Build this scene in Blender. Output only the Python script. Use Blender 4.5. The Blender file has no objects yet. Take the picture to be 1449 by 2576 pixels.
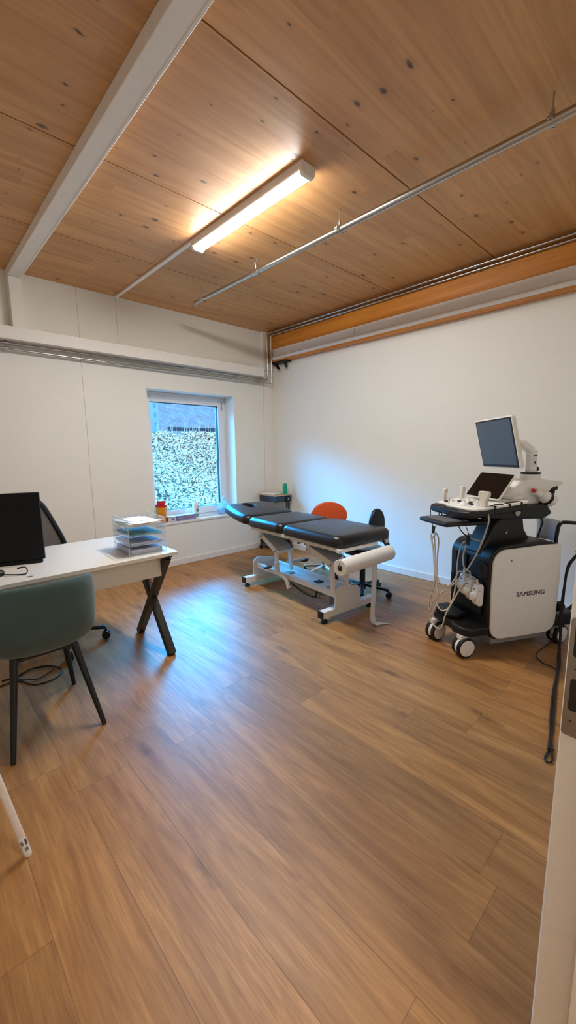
import bpy, bmesh, math, random
from mathutils import Vector, Matrix, noise
random.seed(7)
S = bpy.context.scene
COL = S.collection
PI = math.pi
R = math.radians
# ------------------------------------------------------------------ tunables
EXPOSURE = 0.0
LAMP = 165.0
SKY_BASE = (1.15, 1.05, .93)
SKY_GLOW = (2., 46., 118.)
HALL_FILL = 105.0

# ------------------------------------------------------------------ materials
def lin(c):
    return tuple(((v/255)/12.92 if v/255 <= .04045 else ((v/255+.055)/1.055)**2.4) for v in c)

class NT:
    def __init__(s, name):
        s.m = bpy.data.materials.new(name); s.m.use_nodes = True
        s.t = s.m.node_tree; s.t.nodes.clear()
        s.out = s.n('ShaderNodeOutputMaterial')
    def n(s, typ, **kw):
        x = s.t.nodes.new(typ)
        for k, v in kw.items():
            if k in x.inputs: x.inputs[k].default_value = v
            else: setattr(x, k, v)
        return x
    def l(s, a, b): s.t.links.new(a, b)
    def math(s, op, a, b=None, clamp=False):
        x = s.t.nodes.new('ShaderNodeMath'); x.operation = op; x.use_clamp = clamp
        for i, v in enumerate((a, b)):
            if v is None: continue
            if isinstance(v, (int, float)): x.inputs[i].default_value = v
            else: s.l(v, x.inputs[i])
        return x.outputs[0]
    def mix(s, f, a, b, mode='MIX'):
        x = s.t.nodes.new('ShaderNodeMix'); x.data_type = 'RGBA'; x.blend_type = mode
        for i, v in ((0, f), (6, a), (7, b)):
            if isinstance(v, (int, float)): x.inputs[i].default_value = v
            elif isinstance(v, tuple): x.inputs[i].default_value = v if len(v) == 4 else v+(1,)
            else: s.l(v, x.inputs[i])
        return x.outputs[2]
    def ramp(s, f, stops):
        x = s.t.nodes.new('ShaderNodeValToRGB'); e = x.color_ramp.elements
        while len(e) < len(stops): e.new(.5)
        for el, (p, c) in zip(e, stops):
            el.position = p; el.color = (c if isinstance(c, tuple) else (c, c, c))+(1,)
        s.l(f, x.inputs[0]); return x.outputs[0]
    def coord(s, scale=(1, 1, 1), rot=(0, 0, 0), loc=(0, 0, 0)):
        t = s.n('ShaderNodeTexCoord'); m = s.n('ShaderNodeMapping')
        m.inputs['Scale'].default_value = scale; m.inputs['Rotation'].default_value = rot
        m.inputs['Location'].default_value = loc
        s.l(t.outputs['Object'], m.inputs['Vector']); return m.outputs[0]
    def noise(s, vec, scale, detail=3, rough=.55, dist=0):
        x = s.n('ShaderNodeTexNoise', Scale=scale, Detail=detail, Roughness=rough, Distortion=dist)
        s.l(vec, x.inputs['Vector']); return x.outputs[0]
    def princ(s, base, rough=.5, metal=0, **kw):
        p = s.n('ShaderNodeBsdfPrincipled')
        if isinstance(base, tuple): p.inputs['Base Color'].default_value = base[:3]+(1,)
        else: s.l(base, p.inputs['Base Color'])
        if isinstance(rough, (int, float)): p.inputs['Roughness'].default_value = rough
        else: s.l(rough, p.inputs['Roughness'])
        p.inputs['Metallic'].default_value = metal
        for k, v in kw.items(): p.inputs[k.replace('_', ' ')].default_value = v
        s.l(p.outputs[0], s.out.inputs[0]); return p
    def bump(s, p, h, strength=.3, dist=.01):
        b = s.n('ShaderNodeBump', Strength=strength, Distance=dist)
        s.l(h, b.inputs['Height']); s.l(b.outputs[0], p.inputs['Normal'])

def mat(name, rgb, rough=.5, metal=0, var=.05, scale=30, bump=0, bscale=200, **kw):
    t = NT(name); c = lin(rgb); v = t.coord()
    n = t.noise(v, scale)
    a = tuple(x*(1-var) for x in c); b = tuple(min(1, x*(1+var)) for x in c)
    p = t.princ(t.mix(n, a, b), rough, metal, **kw)
    if bump: t.bump(p, t.noise(v, bscale, 2), bump, .002)
    return t.m

def mat_floor():
    t = NT('oak_vinyl_planks'); L = 1.52; W = .22
    tc = t.n('ShaderNodeTexCoord'); sp = t.n('ShaderNodeSeparateXYZ'); t.l(tc.outputs['Object'], sp.inputs[0])
    x, y = sp.outputs[0], sp.outputs[1]
    u = t.math('DIVIDE', t.math('ADD', x, 20*W+2.79), W)
    row = t.math('FLOOR', u); fu = t.math('FRACT', u)
    wn = t.n('ShaderNodeTexWhiteNoise', noise_dimensions='1D'); t.l(row, wn.inputs['W'])
    vv = t.math('ADD', t.math('DIVIDE', t.math('ADD', y, 30), L), t.math('MULTIPLY', wn.outputs[0], 7.3))
    fv = t.math('FRACT', vv); pid = t.math('ADD', t.math('MULTIPLY', t.math('FLOOR', vv), 13.7), t.math('MULTIPLY', row, 3.1))
    wn2 = t.n('ShaderNodeTexWhiteNoise', noise_dimensions='1D'); t.l(pid, wn2.inputs['W'])
    r2 = wn2.outputs[0]
    cmb = t.n('ShaderNodeCombineXYZ')
    t.l(t.math('MULTIPLY', x, 9.0), cmb.inputs[0]); t.l(t.math('MULTIPLY', y, 1.15), cmb.inputs[1]); t.l(t.math('MULTIPLY', r2, 40), cmb.inputs[2])
    g = t.noise(cmb.outputs[0], 1.6, 6, .62, .8)
    cm2 = t.n('ShaderNodeCombineXYZ')
    t.l(t.math('MULTIPLY', x, 160.0), cm2.inputs[0]); t.l(t.math('MULTIPLY', y, 5), cm2.inputs[1]); t.l(t.math('MULTIPLY', r2, 40), cm2.inputs[2])
    fine = t.noise(cm2.outputs[0], 1, 4, .6)
    cm3 = t.n('ShaderNodeCombineXYZ')
    wob = t.math('MULTIPLY', t.noise(tc.outputs['Object'], 14., 3), .25); t.l(t.math('ADD', t.math('ADD', t.math('MULTIPLY', x, 5.0), wob), t.math('MULTIPLY', r2, 37)), cm3.inputs[0]); t.l(t.math('ADD', t.math('MULTIPLY', y, 1.6), wob), cm3.inputs[1])
    vor = t.n('ShaderNodeTexVoronoi', Scale=1.0, voronoi_dimensions='2D'); t.l(cm3.outputs[0], vor.inputs['Vector'])
    sepc = t.n('ShaderNodeSeparateColor'); t.l(vor.outputs['Color'], sepc.inputs[0])
    knot = t.math('MULTIPLY', t.math('SUBTRACT', 1.0, t.math('DIVIDE', vor.outputs['Distance'], .16), True), t.math('GREATER_THAN', sepc.outputs[0], .72))
    A, B_, D = lin((150, 103, 57)), lin((200, 148, 88)), lin((110, 73, 40))
    col = t.mix(t.ramp(g, [(.31, 0.), (.69, 1.)]), A, B_)
    col = t.mix(t.math('MULTIPLY', t.ramp(fine, [(.3, 0.), (.75, 1.)]), .5), col, D)
    tint = t.ramp(r2, [(0., (.80, .80, .81)), (.5, (.94, .93, .92)), (1., (1.07, 1.04, 1.0))])
    col = t.mix(1.0, col, tint, 'MULTIPLY')
    col = t.mix(t.math('MULTIPLY', knot, .6), col, lin((66, 40, 24)))
    e1 = t.math('MINIMUM', fu, t.math('SUBTRACT', 1.0, fu)); e1 = t.math('MULTIPLY', e1, W)
    e2 = t.math('MINIMUM', fv, t.math('SUBTRACT', 1.0, fv)); e2 = t.math('MULTIPLY', e2, L)
    ed = t.math('LESS_THAN', t.math('MINIMUM', e1, e2), .0013)
    col = t.mix(t.math('MULTIPLY', ed, .42), col, lin((56, 34, 20)))
    p = t.princ(col, t.math('ADD', .36, t.math('MULTIPLY', fine, .2)))
    p.inputs['Specular IOR Level'].default_value = .5
    h = t.math('SUBTRACT', t.math('MULTIPLY', fine, .5), ed)
    t.bump(p, h, .18, .002)
    return t.m

def mat_wood(name, rot, light, dark, knotc, board=.145, knots=.8, rough=.42):
    """Glued softwood boards running along local x after rotation: board tints, long grain, scattered knots."""
    t = NT(name); v = t.coord(rot=rot); sp = t.n('ShaderNodeSeparateXYZ'); t.l(v, sp.inputs[0])
    x, y, z = sp.outputs
    yy = t.math('ADD', y, z)
    row = t.math('FLOOR', t.math('DIVIDE', yy, board))
    wn = t.n('ShaderNodeTexWhiteNoise', noise_dimensions='1D'); t.l(row, wn.inputs['W'])
    seg = t.math('FLOOR', t.math('ADD', t.math('DIVIDE', x, 2.3), t.math('MULTIPLY', wn.outputs[0], 5.)))
    wn2 = t.n('ShaderNodeTexWhiteNoise', noise_dimensions='1D'); t.l(t.math('ADD', t.math('MULTIPLY', seg, 7.7), t.math('MULTIPLY', row, 1.31)), wn2.inputs['W'])
    rr = wn2.outputs[0]
    c1 = t.n('ShaderNodeCombineXYZ'); t.l(t.math('MULTIPLY', x, .9), c1.inputs[0]); t.l(t.math('MULTIPLY', yy, 16), c1.inputs[1]); t.l(t.math('MULTIPLY', rr, 30), c1.inputs[2])
    g = t.noise(c1.outputs[0], 1.3, 5, .6, .6)
    c3 = t.n('ShaderNodeCombineXYZ'); wob = t.math('MULTIPLY', t.noise(v, 18., 3), .10); t.l(t.math('ADD', t.math('MULTIPLY', x, 2.3), wob), c3.inputs[0]); t.l(t.math('ADD', t.math('MULTIPLY', yy, 4.4), wob), c3.inputs[1])
    vor = t.n('ShaderNodeTexVoronoi', Scale=1.6, voronoi_dimensions='2D'); t.l(c3.outputs[0], vor.inputs['Vector'])
    sc = t.n('ShaderNodeSeparateColor'); t.l(vor.outputs['Color'], sc.inputs[0])
    rad = t.math('ADD', .026, t.math('MULTIPLY', t.math('POWER', sc.outputs[1], 2.5), .095))
    k = t.math('SUBTRACT', 1.0, t.math('DIVIDE', vor.outputs['Distance'], rad), True)
    k = t.math('MULTIPLY', t.math('POWER', k, .38), t.math('GREATER_THAN', sc.outputs[0], 1-knots*.62))
    halo = t.math('MULTIPLY', t.math('SUBTRACT', 1.0, t.math('DIVIDE', vor.outputs['Distance'], t.math('MULTIPLY', rad, 3.2)), True), t.math('GREATER_THAN', sc.outputs[0], 1-knots*.62))
    col = t.mix(t.ramp(g, [(.25, 0.), (.75, 1.)]), dark, light)
    col = t.mix(1.0, col, t.ramp(rr, [(0., (.90, .89, .88)), (1., (1.05, 1.04, 1.02))]), 'MULTIPLY')
    col = t.mix(t.math('MULTIPLY', halo, .2), col, knotc)
    col = t.mix(t.math('MULTIPLY', k, .95), col, knotc)
    p = t.princ(col, rough); t.bump(p, g, .05, .002)
    return t.m

def mat_wall(name, rgb, joints=()):
    t = NT(name); v = t.coord(); c = lin(rgb)
    n = t.noise(v, 2.5, 3)
    col = t.mix(n, tuple(x*.97 for x in c), tuple(min(1, x*1.02) for x in c))
    sp = t.n('ShaderNodeSeparateXYZ'); t.l(v, sp.inputs[0])
    for x0, z0, z1, wob, w in joints:
        wv = t.math('MULTIPLY', t.math('SUBTRACT', t.noise(v, 6., 4, .7), .5), wob)
        d = t.math('ABSOLUTE', t.math('ADD', t.math('SUBTRACT', sp.outputs[0], x0), wv))
        m = t.math('LESS_THAN', d, w)
        m = t.math('MULTIPLY', m, t.math('MULTIPLY', t.math('GREATER_THAN', sp.outputs[2], z0), t.math('LESS_THAN', sp.outputs[2], z1)))
        col = t.mix(t.math('MULTIPLY', m, .55), col, lin((110, 104, 98)))
    p = t.princ(col, .6)
    t.bump(p, t.noise(v, 160, 3), .12, .002)
    return t.m

def mat_clear(name, rgb, alpha, rough=.05, milky=.0):
    t = NT(name)
    tr = t.n('ShaderNodeBsdfTransparent'); tr.inputs[0].default_value = lin(rgb)+(1,)
    gl = t.n('ShaderNodeBsdfGlossy', Roughness=rough)
    df = t.n('ShaderNodeBsdfTranslucent'); df.inputs[0].default_value = lin(rgb)+(1,)
    df2 = t.n('ShaderNodeBsdfDiffuse'); df2.inputs[0].default_value = lin(rgb)+(1,)
    fr = t.n('ShaderNodeFresnel', IOR=1.45)
    n = t.noise(t.coord(), 12., 2)
    m0 = t.n('ShaderNodeMixShader'); m0.inputs[0].default_value = .5; t.l(df.outputs[0], m0.inputs[1]); t.l(df2.outputs[0], m0.inputs[2])
    m1 = t.n('ShaderNodeMixShader'); t.l(t.math('MULTIPLY', n, 2*(1-alpha)), m1.inputs[0]); t.l(tr.outputs[0], m1.inputs[1]); t.l(m0.outputs[0], m1.inputs[2])
    m2 = t.n('ShaderNodeMixShader'); ge = t.n('ShaderNodeNewGeometry'); t.l(t.math('MULTIPLY', fr.outputs[0], t.math('SUBTRACT', 1.0, ge.outputs['Backfacing'])), m2.inputs[0]); t.l(m1.outputs[0], m2.inputs[1]); t.l(gl.outputs[0], m2.inputs[2])
    t.l(m2.outputs[0], t.out.inputs[0]); return t.m

def mat_emit(name, rgb, strength):
    t = NT(name); e = t.n('ShaderNodeEmission', Strength=strength); e.inputs[0].default_value = rgb+(1,)
    t.l(e.outputs[0], t.out.inputs[0]); return t.m

def mat_bank():
    t = NT('snowy_ivy'); v = t.coord()
    vor = t.n('ShaderNodeTexVoronoi', Scale=15., feature='DISTANCE_TO_EDGE')
    w = t.n('ShaderNodeTexNoise', Scale=9., Detail=3.); t.l(v, w.inputs['Vector'])
    mp = t.n('ShaderNodeMapping'); mp.inputs['Scale'].default_value = (.62, 1.1, 1.5); 
    ad = t.n('ShaderNodeVectorMath', operation='ADD'); t.l(v, ad.inputs[0])
    sc = t.n('ShaderNodeVectorMath', operation='SCALE'); t.l(w.outputs['Color'], sc.inputs[0]); sc.inputs['Scale'].default_value = .22
    t.l(sc.outputs[0], ad.inputs[1]); t.l(ad.outputs[0], mp.inputs['Vector']); t.l(mp.outputs[0], vor.inputs['Vector'])
    n = t.noise(v, 17., 5, .7)
    big = t.noise(v, 2.2, 2)
    f = t.math('ADD', t.math('MULTIPLY', vor.outputs['Distance'], 1.7), t.math('SUBTRACT', t.math('ADD', t.math('MULTIPLY', n, 1.7), t.math('MULTIPLY', big, .3)), .96))
    snow = t.ramp(f, [(.08, 0.), (.34, 1.)])
    green = t.mix(t.noise(v, 6., 3), lin((26, 46, 40)), lin((66, 84, 66)))
    brown = t.mix(t.ramp(t.noise(v, 3.2, 3), [(.55, 0.), (.68, 1.)]), green, lin((104, 92, 72)))
    p = t.princ(t.mix(snow, brown, lin((232, 236, 226))), .8)
    return t.m

def mat_hill():
    t = NT('winter_forest'); v = t.coord(scale=(1, .45, 1))
    n = t.noise(v, 3.2, 6, .75); n2 = t.noise(v, .35, 2)
    c = t.mix(t.ramp(n, [(.36, 0.), (.64, 1.)]), lin((96, 120, 150)), lin((150, 172, 196)))
    c = t.mix(t.math('MULTIPLY', n2, .35), c, lin((120, 146, 176)))
    t.princ(c, .9); return t.m

def mat_fabric(name, rgb):
    t = NT(name); v = t.coord(); c = lin(rgb)
    w = t.noise(v, 700., 2); n = t.noise(v, 14., 3)
    p = t.princ(t.mix(t.math('MULTIPLY', t.math('ADD', w, n), .5), tuple(x*.72 for x in c), tuple(x*1.25 for x in c)), .9)
    p.inputs['Sheen Weight'].default_value = .25
    t.bump(p, w, .35, .001); return t.m

def mat_mesh_fabric(name, rgb, op):
    t = NT(name); d = t.n('ShaderNodeBsdfDiffuse'); d.inputs[0].default_value = lin(rgb)+(1,)
    tr = t.n('ShaderNodeBsdfTransparent'); m = t.n('ShaderNodeMixShader')
    ck = t.n('ShaderNodeTexChecker', Scale=420.); t.l(t.coord(), ck.inputs['Vector'])
    t.l(t.math('ADD', t.math('MULTIPLY', ck.outputs['Fac'], .2), op-.1), m.inputs[0])
    t.l(tr.outputs[0], m.inputs[1]); t.l(d.outputs[0], m.inputs[2]); t.l(m.outputs[0], t.out.inputs[0]); return t.m

M = {}
M['floor'] = mat_floor()
M['ceil'] = mat_wood('spruce_ceiling', (0, 0, 0), lin((218, 168, 112)), lin((188, 134, 80)), lin((52, 29, 15)))
M['timber'] = mat_wood('timber_wall_beam', (0, 0, R(90)), lin((226, 150, 58)), lin((190, 112, 32)), lin((72, 38, 18)), .2, .5)
M['groove'] = mat('dark_groove', (52, 32, 20), .8)
M['wall'] = mat_wall('painted_wall', (240, 240, 233))
M['wallb'] = mat_wall('painted_wall_with_joints', (240, 240, 233), ((-2.604, -.1, 2.43, .02, .0022), (-2.6, 2.54, 3.2, .003, .002), (-2.209, 2.54, 3.2, .003, .002), (-.175, .0, 2.43, .002, .002)))
M['paint'] = mat('white_painted_steel', (242, 239, 234), .5, bump=.05)
M['base'] = mat('white_skirting', (232, 229, 224), .4)
M['galv'] = mat('galvanised_pipe', (186, 184, 180), .28, 1, .08)
M['steel'] = mat('brushed_steel', (176, 172, 162), .38, 1, .08)
M['chrome'] = mat('chrome', (226, 226, 226), .08, 1, .02)
M['whitep'] = mat('white_plastic', (244, 241, 236), .35)
M['lamp'] = mat_emit('lit_diffuser', (1., .985, .955), LAMP)
M['blackp'] = mat('black_plastic', (14, 15, 17), .45, var=.1)
M['blackm'] = mat('black_powder_coat', (34, 31, 28), .45, var=.1)
M['blackl'] = mat('black_leatherette', (24, 25, 28), .34, var=.1, bump=.15, bscale=320)
M['monback'] = mat('black_monitor_back', (7, 8, 11), .55, Specular_IOR_Level=.25)
M['acryledge'] = mat_clear('acrylic_edge', (236, 244, 250), .45, .1)
M['rubber'] = mat('black_rubber', (18, 18, 19), .6)
M['glassb'] = mat('dark_screen_glass', (14, 12, 13), .08)
M['screen'] = mat('grey_blue_screen', (74, 88, 104), .3)
M['whitem'] = mat('white_powder_coat', (228, 226, 222), .4)
M['orange'] = mat('orange_leatherette', (214, 84, 32), .4, bump=.1)
M['green'] = mat_fabric('green_grey_upholstery', (68, 92, 94))
M['desk'] = mat('white_laminate', (232, 228, 220), .32)
M['paper'] = mat('paper', (232, 232, 234), .7)
M['paper2'] = mat('lilac_paper', (196, 196, 214), .7)
M['paper3'] = mat('teal_paper', (116, 168, 170), .7)
M['tissue'] = mat('tissue_paper', (232, 230, 226), .75, bump=.1, bscale=60)
M['acryl'] = mat_clear('clear_acrylic', (250, 252, 253), .93)
M['bag'] = mat_clear('clear_plastic', (215, 238, 250), .6, .2)
M['pane'] = mat_clear('window_glass', (244, 252, 250), 1.0, .0)
M['pvc'] = mat('white_window_frame', (236, 238, 240), .3)
M['gasket'] = mat('dark_gasket', (30, 44, 52), .6)
M['bank'] = mat_bank(); M['hill'] = mat_hill()
M['palegreen'] = mat('pale_green_render', (150, 186, 180), .8)
M['darkrail'] = mat('dark_rail', (50, 66, 84), .7)
M['stalk'] = mat('dry_grass', (206, 206, 186), .8)
M['red'] = mat('red_plastic', (206, 24, 30), .4)
M['amber'] = mat('amber_plastic', (240, 152, 20), .35)
M['purple'] = mat('lilac_box', (150, 140, 186), .6)
M['darkink'] = mat('dark_ink', (66, 70, 100), .6)
M['ink'] = mat('grey_ink', (96, 94, 96), .6)
M['inkblack'] = mat('black_ink', (46, 44, 44), .6)
M['teal'] = mat('teal_soap', (0, 158, 120), .25)
M['tealink'] = mat('teal_ink', (30, 130, 130), .6)
M['beech'] = mat('light_beech', (196, 160, 118), .5)
M['bluegrey'] = mat('dark_blue_lacquer', (38, 46, 58), .4)
M['cream'] = mat('cream_cable', (206, 196, 180), .5)
M['probe'] = mat('ivory_probe', (222, 216, 204), .4)
M['grey'] = mat('grey_plastic', (150, 148, 146), .45)
M['silverlet'] = mat('grey_lettering', (112, 110, 112), .4, .3)
M['meshf'] = mat_mesh_fabric('mesh_back', (104, 98, 94), .7)
M['kbd'] = mat('grey_keys', (120, 122, 128), .5, var=.1, scale=300)
M['capsule'] = mat('blue_white_plastic', (222, 224, 232), .35)

# ------------------------------------------------------------------ mesh helpers
def bmn(): return bmesh.new()
def box(bm, x, y, z, X=None, mi=0):
    vs = [bm.verts.new(Vector((a, b, c))) for a in x for b in y for c in z]
    if X is not None:
        for v in vs: v.co = X @ v.co
    for f in ((0, 1, 3, 2), (4, 6, 7, 5), (0, 4, 5, 1), (2, 3, 7, 6), (0, 2, 6, 4), (1, 5, 7, 3)):
        fc = bm.faces.new([vs[i] for i in f]); fc.material_index = mi
    return vs
def dense(o, step=.03):
    out = []
    for i, p in enumerate(o):
        q = o[(i+1) % len(o)]; L = math.dist(p, q); k = max(1, int(L/step))
        out += [(p[0]+(q[0]-p[0])*j/k, p[1]+(q[1]-p[1])*j/k) for j in range(k)]
    return out
def rings(bm, rr, closed=True, cap=True, mi=0):
    prev = None; first = None
    for ring in rr:
        vs = [bm.verts.new(p) for p in ring]
        if prev:
            n = len(vs)
            for i in range(n if closed else n-1):
                f = bm.faces.new((prev[i], prev[(i+1) % n], vs[(i+1) % n], vs[i])); f.material_index = mi
        else: first = vs
        prev = vs
    if cap:
        for q in (first, prev):
            try: f = bm.faces.new(q); f.material_index = mi
            except ValueError: pass
    return first, prev
def frame_of(d):
    d = Vector(d).normalized(); a = Vector((0, 0, 1)) if abs(d.z) < .9 else Vector((1, 0, 0))
    u = d.cross(a).normalized(); return u, d.cross(u).normalized()
def cyl(bm, p0, p1, r0, r1=None, n=20, mi=0):
    p0, p1 = Vector(p0), Vector(p1); r1 = r0 if r1 is None else r1
    u, v = frame_of(p1-p0)
    rings(bm, [[p+(u*math.cos(2*PI*i/n)+v*math.sin(2*PI*i/n))*r for i in range(n)] for p, r in ((p0, r0), (p1, r1))], mi=mi)
def catmull(pts, k=6):
    P = [Vector(p) for p in pts]; P = [P[0]*2-P[1]]+P+[P[-1]*2-P[-2]]; out = []
    for i in range(1, len(P)-2):
        for j in range(k):
            t = j/k
            out.append(.5*((2*P[i])+(P[i+1]-P[i-1])*t+(2*P[i-1]-5*P[i]+4*P[i+1]-P[i+2])*t*t+(3*P[i]-P[i-1]-3*P[i+1]+P[i+2])*t**3))
    out.append(P[-2]); return out
def tube(bm, pts, r, n=8, k=0, mi=0):
    P = catmull(pts, k) if k else [Vector(p) for p in pts]
    rs = r if isinstance(r, (list, tuple)) else [r]*len(P)
    if len(rs) != len(P): rs = [rs[min(len(rs)-1, int(i*len(rs)/len(P)))] for i in range(len(P))]
    u = None; rr = []
    for i, p in enumerate(P):
        d = (P[min(i+1, len(P)-1)]-P[max(i-1, 0)]).normalized()
        if u is None: u, _ = frame_of(d)
        u = (u-d*u.dot(d)); u = u.normalized() if u.length > 1e-6 else frame_of(d)[0]
        v = d.cross(u)
        rr.append([p+(u*math.cos(2*PI*j/n)+v*math.sin(2*PI*j/n))*rs[i] for j in range(n)])
    rings(bm, rr, mi=mi)
def bar(bm, p0, p1, w, h, side=(1, 0, 0), mi=0):
    """rectangular bar from p0 to p1; w along `side`, h across."""
    p0, p1 = Vector(p0), Vector(p1); d = (p1-p0).normalized(); s = Vector(side); s = (s-d*s.dot(d)).normalized(); q = d.cross(s)
    rings(bm, [[p+s*a*w/2+q*b*h/2 for a, b in ((-1, -1), (1, -1), (1, 1), (-1, 1))] for p in (p0, p1)], mi=mi)
def barpath(bm, pts, w, h, side=(1, 0, 0)):
    P = [Vector(p) for p in pts]; s = Vector(side); rr = []
    for i, p in enumerate(P):
        d = (P[min(i+1, len(P)-1)]-P[max(i-1, 0)]).normalized(); q = d.cross(s).normalized()
        rr.append([p+s*a*w/2+q*b*h/2 for a, b in ((-1, -1), (1, -1), (1, 1), (-1, 1))])
    rings(bm, rr)
def lathe(bm, prof, n=28, X=None, mi=0):
    X = X or Matrix()
    rings(bm, [[X @ Vector((r*math.cos(2*PI*i/n), r*math.sin(2*PI*i/n), z)) for i in range(n)] for r, z in prof], mi=mi)
def prism(bm, poly, h0, h1, X=None, mi=0):
    X = X or Matrix()
    rings(bm, [[X @ Vector((a, b, h)) for a, b in poly] for h in (h0, h1)], mi=mi)
def rrect(x0, x1, y0, y1, r, n=6):
    o = []
    for cx, cy, a in ((x1-r, y1-r, 0), (x0+r, y1-r, 90), (x0+r, y0+r, 180), (x1-r, y0+r, 270)):
        for i in range(n+1):
            t = R(a+90*i/n); o.append((cx+r*math.cos(t), cy+r*math.sin(t)))
    return o
def ellipse(cx, cy, a, b, n=40): return [(cx+a*math.cos(2*PI*i/n), cy+b*math.sin(2*PI*i/n)) for i in range(n)]
def inset(o, d):
    n = len(o); out = []
    for i in range(n):
        a, b = Vector(o[i-1]), Vector(o[(i+1) % n]); t = (b-a).normalized(); nrm = Vector((t.y, -t.x))
        out.append(tuple(Vector(o[i])-nrm*d))
    return out
def cushion(bm, o, z0, z1, rt, rb=None, puff=.0, hole=None, X=None, mi=0, k=5):
    X = X or Matrix(); rb = rt*.6 if rb is None else rb
    L = []
    def add(pts, z): L.append([X @ Vector((p[0], p[1], z)) for p in pts])
    for i in range(k+1):
        a = PI/2*i/k; add(inset(o, rb*(1-math.sin(a))), z0+rb*(1-math.cos(a)))
    for i in range(k+1):
        a = PI/2*i/k; add(inset(o, rt*(1-math.cos(a))), z1-rt*(1-math.sin(a)))
    top = inset(o, rt)
    if hole is None:
        c = Vector((sum(p[0] for p in top)/len(top), sum(p[1] for p in top)/len(top)))
        for s in (.8, .6, .4, .2): add([tuple(c+(Vector(p)-c)*s) for p in top], z1+puff*(1-s**2.2))
        rings(bm, L, mi=mi)
    else:
        c = Vector((sum(p[0] for p in hole)/len(hole), sum(p[1] for p in hole)/len(hole)))
        n = len(top); hh = []
        for p in top:   # ray from the hole centre outwards meets the ellipse at the same angle
            d = Vector(p)-c; a = max(abs(q[0]-c.x) for q in hole); b = max(abs(q[1]-c.y) for q in hole)
            t = 1/math.sqrt((d.x/a)**2+(d.y/b)**2); hh.append(c+d*t)
        for s in (.66, .33): add([tuple(h+(Vector(p)-h)*s) for p, h in zip(top, hh)], z1+puff*(1-s))
        add([tuple(h+(h-c)*.12) for h in hh], z1+puff); add([tuple(h) for h in hh], z1-.012); add([tuple(h) for h in hh], z0)
        f, l = rings(bm, L, cap=False, mi=mi)
        for i in range(n): bm.faces.new((f[i], l[i], l[(i+1) % n], f[(i+1) % n]))

def obj(name, bm, m, parent=None, smooth=32, bevel=0, seg=2, sub=0, solid=0):
    bmesh.ops.recalc_face_normals(bm, faces=bm.faces[:])
    me = bpy.data.meshes.new(name); bm.to_mesh(me); bm.free()
    for q in (m if isinstance(m, (list, tuple)) else [m]): me.materials.append(M[q] if isinstance(q, str) else q)
    o = bpy.data.objects.new(name, me); COL.objects.link(o)
    if parent is not None: o.parent = parent
    if smooth:
        me.polygons.foreach_set('use_smooth', [True]*len(me.polygons)); me.set_sharp_from_angle(angle=R(smooth))
    if solid:
        q = o.modifiers.new('solid', 'SOLIDIFY'); q.thickness = solid; q.offset = 0
    if bevel:
        b = o.modifiers.new('bevel', 'BEVEL'); b.width = bevel; b.segments = seg; b.limit_method = 'ANGLE'; b.angle_limit = R(35)
    if sub:
        q = o.modifiers.new('sub', 'SUBSURF'); q.levels = sub; q.render_levels = sub
    return o
def tag(o, label, cat, group=None, kind=None):
    o['label'] = label; o['category'] = cat
    if group: o['group'] = group
    if kind: o['kind'] = kind
    return o
def thing(name, label, cat, loc=(0, 0, 0), rz=0, group=None, kind=None):
    o = bpy.data.objects.new(name, None); COL.objects.link(o); o.empty_display_size = .1
    o.location = loc; o.rotation_euler = (0, 0, rz); return tag(o, label, cat, group, kind)
def struct(name, bm, m, label, cat, parent=None, **kw):
    o = obj(name, bm, m, parent, **kw)
    if parent is None: tag(o, label, cat, kind='structure')
    return o
def T(x=0, y=0, z=0, rx=0, ry=0, rz=0):
    return Matrix.Translation((x, y, z)) @ Matrix.Rotation(rz, 4, 'Z') @ Matrix.Rotation(ry, 4, 'Y') @ Matrix.Rotation(rx, 4, 'X')

# ================================================================== SETTING
H = 3.06
XL, YF, YH = -5.25, -4.45, -6.3          # left wall, door wall, far end of the hallway
b = bmn(); box(b, (XL, 0), (YH, 0), (-.1, 0)); struct('floor', b, 'floor', 'oak-look vinyl plank floor with boards running towards the window wall', 'floor', smooth=0)
b = bmn(); ys = [0.03, -.99, -2.04, -3.072, -4.1, -5.13, YH]
for i in range(len(ys)-1):
    box(b, (XL, 0), (ys[i+1]+.0045, ys[i]-.0045), (H, H+.09))
box(b, (XL, 0), (YH, 0), (H+.012, H+.1), mi=1)
struct('ceiling', b, ['ceil', 'groove'], 'knotty spruce panel ceiling with dark joints between the panels', 'ceiling', smooth=0)
# window wall with its opening
WX0, WX1, WZ0, WZ1, WD = -1.922, -.70, .558, 2.148, .36
b = bmn()
box(b, (XL, WX0), (0, WD), (-.1, H+.1)); box(b, (WX1, .2), (0, WD), (-.1, H+.1))
box(b, (WX0, WX1), (0, WD), (-.1, WZ0-.03)); box(b, (WX0, WX1), (0, WD), (WZ1, H+.1))
bmesh.ops.remove_doubles(b, verts=b.verts[:], dist=1e-4)
struct('wall_back', b, 'wallb', 'white window wall with a fine vertical crack beside the window', 'wall', smooth=0)
b = bmn(); box(b, (0, .2), (YH, 0), (-.1, H+.1)); struct('wall_right', b, 'wall', 'long plain white wall behind the couch and the ultrasound machine', 'wall', smooth=0)
b = bmn(); box(b, (XL-.2, XL), (YH, .36), (-.1, H+.1)); struct('wall_left', b, 'wall', 'white wall on the left side of the room', 'wall', smooth=0)
DX0, DX1, DZ = -4.17, -3.19, 2.1
b = bmn(); box(b, (XL, DX0), (YF-.12, YF), (0, H)); box(b, (DX1+.05, 0), (YF-.12, YF), (0, H)); box(b, (DX0, DX1+.05), (YF-.12, YF), (DZ, H))
struct('wall_front', b, 'wall', 'white wall holding the doorway', 'wall', smooth=0)
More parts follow.
